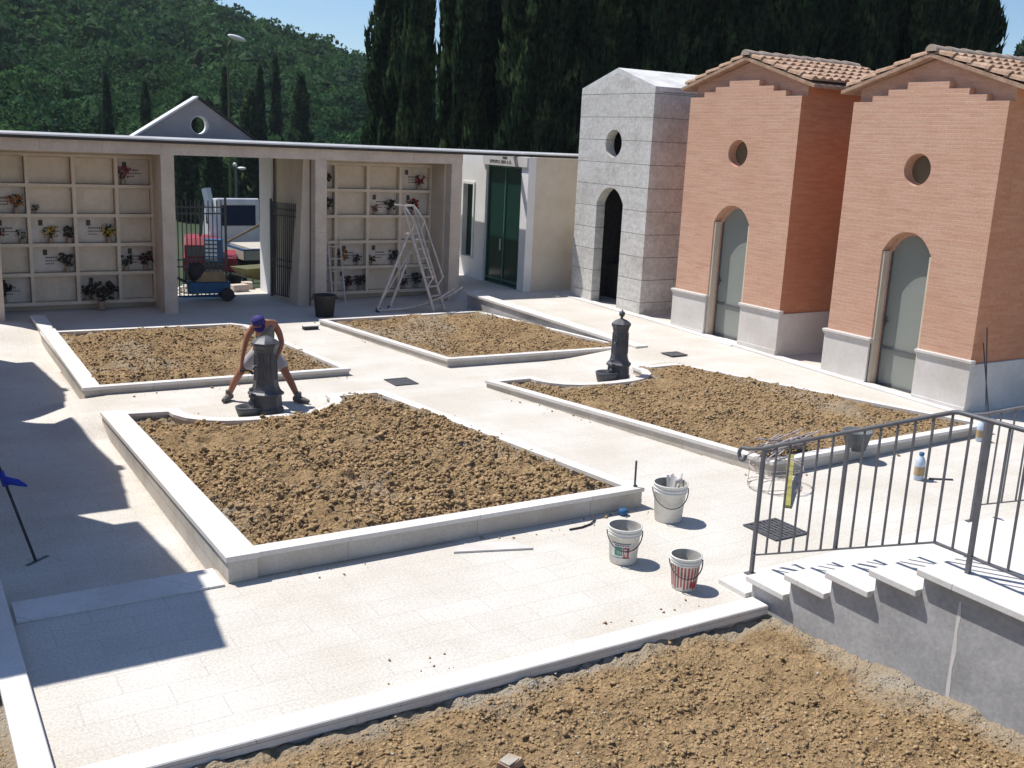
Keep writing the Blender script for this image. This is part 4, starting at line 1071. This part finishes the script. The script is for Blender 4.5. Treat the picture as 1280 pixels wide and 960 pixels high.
skin_obj('body', body, MT['skin'], W)
vest = [[w(4.94, 14.95, .88, .142), w(4.93, 14.92, .96, .148), w(4.90, 14.84, 1.09, .156), w(4.875, 14.755, 1.19, .142), w(4.85, 14.72, 1.235, .10)]]
skin_obj('vest', vest, MT['vest'], W)
sh = [[w(4.945, 14.965, .90, .145), w(4.95, 14.98, .82, .148)], [1, w(5.06, 14.955, .73, .115), w(5.14, 14.86, .58, .108), w(5.185, 14.80, .475, .098)], [1, w(4.83, 15.02, .73, .115), w(4.70, 15.02, .58, .108), w(4.62, 15.02, .49, .098)]]
skin_obj('shorts', sh, MT['shorts'], W)
hd = MB(); hd.ball((0, 0, 0), .098, 10, sz=.82)
hd.v = [v for v in hd.v]
cp = hd.build('cap', MT['cap'], W); cp.location = w(4.705, 14.555, 1.30, 0)[:3]; cp.rotation_euler = (R_(38), R_(-22), R_(-25))
br = MB(); br.prism([(.085 * math.cos(t), -.06 - .10 * math.sin(t)) for t in np.linspace(0, math.pi, 12)], -.006, .006); b = br.build('brim', MT['cap'], cp); b.location = (0, -.01, -.03); b.rotation_euler = (R_(12), 0, 0)
fc = MB(); fc.ball((-.032, -.082, -.055), .011, 5); fc.ball((.032, -.082, -.055), .011, 5)
e = fc.build('eyes', MT['hair'], W); e.location = cp.location; e.rotation_euler = cp.rotation_euler
fc = MB(); fc.tube([(0, -.083, -.055), (0, -.112, -.088), (0, -.088, -.098)], [.010, .016, .008], 6); fc.bar((-.024, -.076, -.122), (.024, -.076, -.122), .012, .008)
for s in (-1, 1): fc.ball((s * .094, 0, -.06), .024, 6)
e = fc.build('face_features', MT['skin'], W); e.location = cp.location; e.rotation_euler = cp.rotation_euler
hr_ = MB(); hr_.lathe([(.090, -.075), (.099, -.03), (.098, .01)], n=20); hr_.v = [(x, y + .012, z) for x, y, z in hr_.v]
e = hr_.build('hair', MT['hair'], W); e.location = cp.location; e.rotation_euler = cp.rotation_euler
for (fx, fy, tx, ty) in ((5.335, 14.615, 5.45, 14.46), (4.42, 15.10, 4.30, 14.97)):
    m = MB(); d = Vector((tx - fx, ty - fy, 0)).normalized(); P = Vector((fx - W0.x, fy - W0.y, 0))
    m.tube([P - d * .07 + Vector((0, 0, .055)), P + Vector((0, 0, .06)), P + d * .10 + Vector((0, 0, .05)), P + d * .19 + Vector((0, 0, .04))], [.045, .052, .048, .03], 10)
    m.tube([P + Vector((0, 0, .05)), P + Vector((0, 0, .165))], [.054, .05], 10); m.build('boot', MT['shoe'], W)
m = MB(); m.tube([(4.37, 14.68, .565), (4.51, 14.64, .55)], .014, 7); m.tube([(4.51, 14.64, .55), (4.55, 14.62, .50)], .02, 7)
tag(m.build('pipe_wrench', MT['dark']), 'dark hand tool held by the worker at the fountain', 'tool')

# ------------------------------------------------------------------ beyond the passage
gx = np.arange(-120, 301, 4.0); gy = np.arange(30, 420, 4.0)
X, Y = np.meshgrid(gx, gy, indexing='ij')
def hill_z(x, y):
    ridge = np.clip(48 - .385 * x, 1, 80) + 3.0 * (vnoise(x, y, .02, 77) - .5)
    s = smooth(70, 238, y) * .55 + .45 * np.clip((y - 70) / 168, 0, 1)
    z = -1.6 + s * (ridge + 1.6) * 1.0
    z = np.where(y > 245, z - (y - 245) * .12, z)
    return z + 2.2 * (vnoise(x, y, .035, 78) - .5) * smooth(75, 110, y)
Z = hill_z(X, Y)
idx = np.arange(X.size).reshape(X.shape)
F = np.stack([idx[:-1, :-1], idx[1:, :-1], idx[1:, 1:], idx[:-1, 1:]], -1).reshape(-1, 4)
tag(link('hill', np_mesh('hill', np.stack([X.ravel(), Y.ravel(), Z.ravel()], 1), F, MT['hill'], True)), 'wooded hillside beyond the portico', kind='structure')
m = MB(); m.add([(-350, -350, -1.66), (350, -350, -1.66), (350, 450, -1.66), (-350, 450, -1.66)], [(0, 1, 2, 3)])
tag(m.build('ground', MT['gnd']), 'dry ground round the cemetery', kind='structure')
m = MB(); m.hexa([(-4, 26.4, -1.8), (20, 26.4, -1.8), (20, 33.5, -1.8), (-4, 33.5, -1.8)], [(-4, 26.4, -.004), (20, 26.4, -.004), (20, 33.5, -1.64), (-4, 33.5, -1.64)])
tag(m.build('entrance_ramp_ground', MT['gnd']), 'sloping ground outside the passage', kind='structure')

# forest canopy on the hill: clumps of leaf faces
def forest(n, seed):
    r = np.random.default_rng(seed)
    tx = r.uniform(-15, 175, n); ty = 72 + (252 - 72) * r.random(n) ** .85
    keep = (tx / ty > -.02) & (tx / ty < .78)
    tx, ty = tx[keep], ty[keep]; n = len(tx)
    tz = hill_z(tx, ty); rad = r.uniform(1.2, 2.7, n); hh = rad * r.uniform(.85, 1.35, n)
    Vs = []; 
    K = 170
    for i in range(n):
        k = int(K * (2.6 if ty[i] < 120 else .9))
        d = r.normal(0, 1, (k, 3)); d /= np.linalg.norm(d, axis=1)[:, None]; d[:, 2] = np.abs(d[:, 2]) * 1.0 - .15
        lump = 1 + .28 * np.sin(d[:, 0] * 4.1 + i) * np.sin(d[:, 1] * 3.7 + 2 * i) * np.cos(d[:, 2] * 5 + i)
        c = np.stack([tx[i] + d[:, 0] * rad[i] * lump, ty[i] + d[:, 1] * rad[i] * lump, tz[i] + hh[i] * .8 + d[:, 2] * hh[i] * lump], 1)
        s = rad[i] * r.uniform(.08, .19, k)[:, None] * (.62 if ty[i] < 120 else 1)
        a = r.normal(0, 1, (k, 3)); a /= np.linalg.norm(a, axis=1)[:, None]
        b = np.cross(a, r.normal(0, 1, (k, 3))); b /= np.linalg.norm(b, axis=1)[:, None]
        Vs.append(np.stack([c - a * s, c + b * s * .6, c + a * s, c - b * s * .6], 1).reshape(-1, 3))
        bv = ICO1[0] * np.array([rad[i] * .72, rad[i] * .72, hh[i] * .75]) * (1 + r.normal(0, .12, (12, 1))) + np.array([tx[i], ty[i], tz[i] + hh[i] * .75])
        f = ICO1[1]; Vs.append(bv[np.concatenate([f, f[:, :1]], 1)].reshape(-1, 3) * 1.0)
    V = np.vstack(Vs); F = np.arange(len(V)).reshape(-1, 4)
    return V, F
V, F = forest(5200, 3)
def quad_mesh(name, V, F, m):
    me = bpy.data.meshes.new(name); me.vertices.add(len(V)); me.vertices.foreach_set('co', V.astype(np.float32).ravel())
    me.loops.add(F.size); me.loops.foreach_set('vertex_index', F.astype(np.int32).ravel())
    me.polygons.add(len(F)); me.polygons.foreach_set('loop_start', np.arange(0, F.size, 4, dtype=np.int32)); me.polygons.foreach_set('loop_total', np.full(len(F), 4, np.int32))
    me.materials.append(m); me.update(calc_edges=True); return me
tag(link('forest_canopy', quad_mesh('forest_canopy', V, F, MT['hillleaf'])), 'dense green woods covering the hill', kind='stuff')

# cypresses
def cypress_mesh(h, rm, n, seed, width=.10, loose=0.0):
    r = np.random.default_rng(seed)
    def prof(t): return rm * np.minimum(1, (t / .10 + .25)) ** .6 * np.clip(1 - t, 0, 1) ** .55 * (1 + .12 * np.sin(t * 21 + seed) + .08 * np.sin(t * 47))
    t = r.random(n) ** 1.05; t = np.minimum(t, .995); a = r.uniform(0, 2 * math.pi, n)
    lob = 1 + .26 * np.sin(3 * a + 7 * t + seed) * np.sin(9 * t + 1) + .20 * np.sin(7 * a - 15 * t)
    rad = prof(t) * lob * (.62 + .43 * r.random(n) ** .5) + .03
    c = np.stack([rad * np.cos(a), rad * np.sin(a), t * h], 1)
    out = np.stack([np.cos(a), np.sin(a), np.zeros(n)], 1)
    up = np.stack([out[:, 0] * (.22 + .35 * loose), out[:, 1] * (.22 + .35 * loose), np.ones(n)], 1) + r.normal(0, .16 + .3 * loose, (n, 3)); up /= np.linalg.norm(up, axis=1)[:, None]
    L_ = r.uniform(.22, .62, n)[:, None]; wd = width * r.uniform(.5, 1.25, n)[:, None]
    sd = np.cross(up, r.normal(0, 1, (n, 3))); sd /= np.linalg.norm(sd, axis=1)[:, None]
    V = np.stack([c - up * L_ * .35, c + sd * wd, c + up * L_ * .65, c - sd * wd], 1).reshape(-1, 3)
    # inner core
    nz, na = 26, 14; tt = np.linspace(0, .97, nz); aa = np.linspace(0, 2 * math.pi, na, endpoint=False)
    Tt, Aa = np.meshgrid(tt, aa, indexing='ij')
    lob = 1 + .26 * np.sin(3 * Aa + 7 * Tt + seed) * np.sin(9 * Tt + 1) + .20 * np.sin(7 * Aa - 15 * Tt)
    rr = prof(Tt) * .66 * lob; G = np.stack([rr * np.cos(Aa), rr * np.sin(Aa), Tt * h + .3], -1)
    q = np.stack([G[:-1], np.roll(G[:-1], -1, 1), np.roll(G[1:], -1, 1), G[1:]], 2).reshape(-1, 3)
    V = np.vstack([V, q]); return quad_mesh('crown', V, np.arange(len(V)).reshape(-1, 4), MT['cyp'])
CY = [cypress_mesh(17, 1.32, 17000, s, .075) for s in (1, 2, 3)]
tb = MB(); tb.tube([(0, 0, -.2), (0, 0, 3), (.02, .01, 15)], [.26, .2, .05], 9); TRK = tb.build('trunk', MT['bark']); TM = TRK.data; bpy.data.objects.remove(TRK)
def cypress(x, y, z, mesh, s, sh, rz, label, group):
    o = empty('cypress_tree', (x, y, z), label, 'tree', group, rz); o.scale = (s, s, sh)
    link('crown', mesh, o); t = link('trunk', TM, o); t.scale = (1, 1, .95) if mesh in CY else (.35, .35, .5); return o
BIGG = 'tall dark cypresses behind the chapels'
mass = 'tall dark cypress within the unbroken dark row behind the chapels'
big = [(15.55, 33.8, .88, .76, 'tall dark cypress at the left end of the row, against the open sky'), (14.92, 30.66, .54, .82, 'second tall cypress of the row, left of the narrow gap of sky'),
       (17.0, 31.2, .80, 1.05, 'tall cypress just right of the narrow gap of sky'), (18.46, 32.1, .98, 1.1, mass), (18.45, 29.1, 1.0, 1.05, mass), (20.7, 30.7, 1.0, 1.15, mass), (20.4, 28.5, 1.0, 1.1, mass),
       (22.6, 29.6, 1.05, 1.1, mass), (22.35, 27.3, 1.0, 1.1, mass), (24.7, 28.3, 1.05, 1.15, mass), (24.3, 26.1, .98, 1.08, 'dark cypress left of the thin sky slit above the first brick chapel'),
       (25.9, 25.2, 1.0, 1.05, mass), (28.2, 26.2, 1.1, 1.1, mass), (27.65, 24.1, 1.05, 1.12, mass), (30.3, 24.9, 1.1, 1.15, mass), (29.7, 22.9, 1.0, 1.05, mass), (31.2, 22.95, .95, 1.0, 'last dark cypress at the right end of the row, against blue sky')]
for i, (x, y, s, shh, lb) in enumerate(big): cypress(x, y, -1.66, CY[i % 3], s, shh, i * 1.3, lb, BIGG)
SM = cypress_mesh(9.6, .62, 3200, 9, .075)
thin = [(14.8, 81.3, .8, .95, 'slim cypress on the lower hillside left of the gable'), (17.2, 79.8, .95, .9, 'slim cypress just behind the left slope of the gable'), (22.1, 76.8, .9, 1.03, 'slim cypress just right of the gable peak'),
        (23.3, 72.5, .85, 1.05, 'slim cypress above the right foot of the gable'), (26.25, 78.0, .95, 1.15, 'tallest slim cypress right of the gable'), (25.0, 69.1, 1.4, .98, 'broader slim cypress on the hillside, right of the others'),
        (16.3, 64.7, 1.5, .8, 'dark cypress seen through the passage at its left'), (16.9, 62.0, 1.2, .75, 'dark cypress seen through the middle of the passage'), (20.8, 66.8, 1.6, .85, 'dark cypress seen through the passage at its right')]
for i, (x, y, s, shh, lb) in enumerate(thin): cypress(x, y, -1.7, SM, s, shh, i * .9, lb, 'slim cypresses on the hillside')
PN = cypress_mesh(15, 2.6, 3800, 14, .16, .8)
o = empty('pine_tree', (75.6, 50.3, -1.7), 'small distant conifer top beside the roof at the right edge', 'tree'); link('crown', PN, o); link('trunk', TM, o).scale = (1, 1, .85)

# street lamps
o = empty('street_lamp', (15.2, 52.2, -1.66), 'tall street lamp with a white flat head in front of the hill', 'street lamp')
m = MB(); m.tube([(0, 0, 0), (0, 0, 8), (0, 0, 9.6)], [.07, .05, .045], 8); m.build('pole', MT['olive'], o)
m = MB(); m.tube([(0, 0, 9.6), (.12, 0, 9.8), (.25, 0, 9.85)], .04, 8); m.build('arm', MT['olive'], o)
m = MB(); m.ball((0, 0, 0), .46, 8, sz=.28); m.v = [(x * 1.0 + .45, y * .5, z + 10.0 - .35 * x * .6) for x, y, z in m.v]; m.build('lamp_head', MT['lampw'], o)
o = empty('garden_lamp', (15.0, 50.5, -1.66), 'low lamp with a white head seen through the passage', 'street lamp')
m = MB(); m.tube([(0, 0, 0), (0, 0, 4.0)], .05, 8); m.build('pole', MT['steelgrey'], o)
m = MB(); m.ball((.28, 0, 3.85), .22, 7, sz=.35); m.ball((-.05, 0, 4.02), .10, 6); m.build('lamp_head', MT['lampw'], o)

# ---- small truck, crane and yard things seen through the passage
def wheel(m, c, r, w, ax='x'):
    prof = [(.001, -w / 2), (r * .9, -w / 2), (r, -w / 3), (r, w / 3), (r * .9, w / 2), (.001, w / 2)]
    q = MB(); q.lathe(prof, n=18)
    q.v = [(c[0] + z, c[1] + x, c[2] + y) if ax == 'x' else (c[0] + x, c[1] + z, c[2] + y) for x, y, z in q.v]
    m.add(q.v, q.f, 0, True)
o = empty('flatbed_truck', (13.1, 39.6, -1.66), 'small white flatbed truck with blue edged cream tailboard beyond the gate', 'truck', None, R_(3))
o.scale = (1.08, 1.08, 1.06)
m = MB(); m.box(-.95, .95, .05, 3.2, .62, .70); m.box(-.4, .4, .0, 5.2, .40, .60); m.build('chassis', MT['dark'], o)
m = MB(); m.box(-.98, .98, 0, .05, .70, 1.05); m.build('tailboard', MT['cream'], o)
for s in (-1, 1):
    m = MB(); m.box(s * .98 - .03, s * .98 + .03, .055, 3.2, .70, 1.05); m.build('side_board', MT['cream'], o)
m = MB(); m.box(-1.02, 1.02, -.01, .06, 1.05, 1.10); m.box(-1.02, -.94, .06, 3.2, 1.05, 1.10); m.box(.94, 1.02, .06, 3.2, 1.05, 1.10); m.build('rim', MT['tblue'], o)
m = MB(); m.prism([(3.35, .6), (5.1, .6), (5.1, 1.5), (4.75, 2.6), (3.40, 2.72), (3.35, 2.6)], -.85, .85, fn=lambda a, b, c: (c, a, b)); cab = m.build('cab', MT['truckw'], o, bevel=.05)
m = MB(); m.box(-.68, .68, 3.335, 3.349, 1.65, 2.45); m.build('rear_window', MT['wind'], cab)
for s in (-1, 1):
    m = MB(); m.box(s * .855 - .006, s * .855 + .006, 3.75, 4.65, 1.65, 2.4); m.build('side_window', MT['wind'], cab)
for (x, y) in ((-.8, .8), (.8, .8), (-.8, 4.4), (.8, 4.4)):
    m = MB(); wheel(m, (x, y, .38), .38, .24); m.build('wheel', MT['dark'], o)
for i, (z, lb) in enumerate(((0, 'stack of pale boards lying on the bed of the flatbed truck'),)):
    m = MB()
    for k in range(4): m.box(-.8 + .02 * k, .85 - .03 * k, .2, 2.6, .705 + k * .11, .80 + k * .11, k % 2)
    x = m.build('board_stack', [MT['wood'], MT['cream']]); x.location = (13.1, 39.6, -1.62); x.rotation_euler = (0, 0, R_(3)); tag(x, lb, 'boards')
m = MB(); m.bar((10.95, 38.9, -.25), (12.9, 38.2, .95), .10, .06); m.bar((11.05, 39.0, -.22), (13.0, 38.3, .92), .10, .06)
tag(m.build('timber_beam', MT['wood']), 'slanting pale timber beams propped before the truck', 'timber')
o = empty('mobile_crane', (10.45, 38.6, -1.66), 'dark red crane carrier with a white raised boom at the left of the passage', 'crane', None, R_(-15))
m = MB(); m.box(-.95, .95, -.6, 2.2, .55, 1.05); m.prism([(-.6, 1.05), (1.5, 1.05), (1.5, 1.5), (1.1, 1.75), (-.3, 1.75), (-.6, 1.5)], -.9, .35, fn=lambda a, b, c: (c, a, b)); m.build('body', MT['tred'], o, bevel=.03)
m = MB(); m.box(-.8, .2, -.615, -.602, 1.1, 1.45); m.build('cab_window', MT['wind'], o)
m = MB(); m.bar((.30, .2, 1.3), (-.10, .5, 3.5), .26, .22); m.bar((.36, .16, 1.2), (.14, .32, 2.4), .34, .30); m.build('boom', MT['truckw'], o)
m = MB(); m.bar((-.35, .3, 1.7), (-.2, .45, 2.9), .10); m.tube([(-.2, .45, 2.9), (.0, .5, 3.1)], .05, 6); m.build('ram', MT['iron'], o)
for (x, y) in ((-.8, 0), (.8, 0), (-.8, 1.7), (.8, 1.7)):
    m = MB(); wheel(m, (x, y, .42), .42, .26); m.build('wheel', MT['dark'], o)
o = empty('blue_crate', (10.15, 37.0, -.62), 'blue crate with white slats set on a support beside the red crane', 'crate', None, R_(-20))
m = MB(); m.box(-.30, .30, -.25, .25, -1.04, .02); m.build('support', MT['dark'], o)
m = MB(); m.box(-.30, .30, -.25, .25, .02, .80); m.build('box', MT['tblue'], o)
m = MB()
for k in range(5): m.box(-.28, .14, -.275, -.252, .08 + k * .145, .17 + k * .145)
m.build('slats', MT['truckw'], o)
o = empty('mortar_mixer', (6.62, 24.75, 0), 'dark blue wheeled mixer trolley with an orange top standing in the passage', 'mixer', None, R_(-8))
m = MB(); m.box(-.45, .50, -.28, .28, .18, .45); m.tube([(-.62, -.25, .12), (.62, -.25, .12)], .03, 6); m.build('body', MT['tblue'], o, bevel=.02)
m = MB(); m.prism([(-.30, .45), (.42, .45), (.36, .70), (-.24, .70)], -.22, .22, fn=lambda a, b, c: (a, c, b)); m.build('engine_cover', MT['wood'], o, bevel=.02)
m = MB(); wheel(m, (.42, -.33, .16), .16, .09, 'y'); m.build('wheel', MT['dark'], o)
m = MB(); wheel(m, (.42, .33, .16), .16, .09, 'y'); m.build('wheel', MT['dark'], o)
m = MB(); m.lathe([(.001, 0), (.16, .02), (.24, .22), (.17, .42), (.15, .42), (.001, .2)], n=18); m.v = [(x - .28, y - .05, z + .46) for x, y, z in m.v]; m.build('drum', MT['dark'], o)
m = MB(); m.tube([(-.45, -.2, .40), (-.85, -.2, .62)], .02, 6); m.tube([(-.45, .2, .40), (-.85, .2, .62)], .02, 6); m.build('handle', MT['iron'], o)
o = empty('wheelbarrow', (8.55, 27.0, -.12), 'olive wheelbarrow with a dark wheel outside the passage', 'wheelbarrow', None, R_(20))
m = MB(); m.hexa([(-.35, -.25, .32), (.35, -.25, .32), (.35, .25, .32), (-.35, .25, .32)], [(-.62, -.36, .60), (.55, -.36, .60), (.55, .36, .60), (-.62, .36, .60)]); m.build('tray', MT['olive'], o)
m = MB(); wheel(m, (.62, 0, .2), .2, .10, 'y'); m.build('wheel', MT['dark'], o)
for s in (-1, 1):
    m = MB(); m.tube([(.62, s * .06, .2), (-.2, s * .22, .30), (-1.0, s * .30, .52)], .022, 6); m.tube([(-.3, s * .22, .32), (-.4, s * .25, 0)], .018, 6); m.build('shaft', MT['iron'], o)
for i, (x, y, sx, lb) in enumerate(((7.72, 25.9, .42, 'larger pinkish stone block on the passage floor, in sunlight'), (8.05, 26.3, .28, 'smaller pinkish stone block behind the larger one in the passage'))):
    m = MB(); m.box(-sx / 2, sx / 2, -.14, .14, 0, .17); k = m.build('stone_block', MT['pink'], None, .012); k.location = (x, y, .004); k.rotation_euler = (0, 0, .2 - .5 * i)
    tag(k, lb, 'stone block', 'stone blocks in the passage')
r = np.random.default_rng(77); n = 260
P = np.stack([r.normal(6.55, .28, n), r.normal(26.1, .2, n), np.zeros(n)], 1); P[:, 2] = .02 + .16 * np.exp(-((P[:, 0] - 6.55) ** 2 + (P[:, 1] - 26.1) ** 2) / .1) * r.random(n)
clods('white_gravel', P, r.uniform(.03, .06, n), MT['plinth'], 5, None)

m = MB(); m.box(-360, 360, -360, 460, -2.7, 78)
hz_ = bpy.data.materials.new('pale_air'); hz_.use_nodes = True
hn = hz_.node_tree; hn.nodes.remove(hn.nodes['Principled BSDF']); pv = hn.nodes.new('ShaderNodeVolumePrincipled')
pv.inputs['Color'].default_value = (.80, .90, 1.0, 1); pv.inputs['Density'].default_value = .00022; pv.inputs['Anisotropy'].default_value = .2
hn.links.new(pv.outputs[0], hn.nodes['Material Output'].inputs['Volume'])
tag(m.build('haze', hz_), kind='stuff')

# ------------------------------------------------------------------ light, sky, camera
sunv = Vector((-.31, .455, 1.0)).normalized()       # direction towards the sun
elev = math.asin(sunv.z); azim = math.atan2(sunv.x, sunv.y)
w_ = bpy.data.worlds.new('World'); S.world = w_; w_.use_nodes = True
nt = w_.node_tree; bg = nt.nodes['Background']
sky = nt.nodes.new('ShaderNodeTexSky'); sky.sky_type = 'NISHITA'; sky.sun_disc = False
sky.sun_elevation = elev; sky.sun_rotation = azim; sky.air_density = 1.0; sky.dust_density = .15; sky.ozone_density = 6.5
nt.links.new(sky.outputs[0], bg.inputs[0]); bg.inputs[1].default_value = .09
ld = bpy.data.lights.new('Sun', 'SUN'); ld.energy = 4.3; ld.angle = R_(.53); ld.color = (1.0, .965, .91)
lo = bpy.data.objects.new('Sun', ld); C.objects.link(lo); lo.rotation_euler = sunv.to_track_quat('Z', 'Y').to_euler(); lo.location = (-20, 30, 60)
cd = bpy.data.cameras.new('Camera'); cam = bpy.data.objects.new('Camera', cd); C.objects.link(cam); S.camera = cam
cd.sensor_width = 36; cd.sensor_fit = 'HORIZONTAL'; cd.lens = 1290 / 1280 * 36; cd.clip_end = 3000; cd.clip_start = .1
RX = Vector((.8549846, -.51671974, .04474414)); DN = Vector((-.08061618, -.21761925, -.97269877)); FW = Vector((.51234985, .82803537, -.22771708))
M4 = Matrix.Identity(4)
for i in range(3): M4[i][0] = RX[i]; M4[i][1] = -DN[i]; M4[i][2] = -FW[i]
M4.translation = (0, 0, 4.0); cam.matrix_world = M4
S.view_settings.view_transform = 'Standard'; S.view_settings.look = 'None'; S.view_settings.gamma = 1.0; S.view_settings.exposure = .48
S.view_settings.use_curve_mapping = False
S.render.engine = 'CYCLES'; S.cycles.use_denoising = True; S.cycles.max_bounces = 6; S.cycles.diffuse_bounces = 4
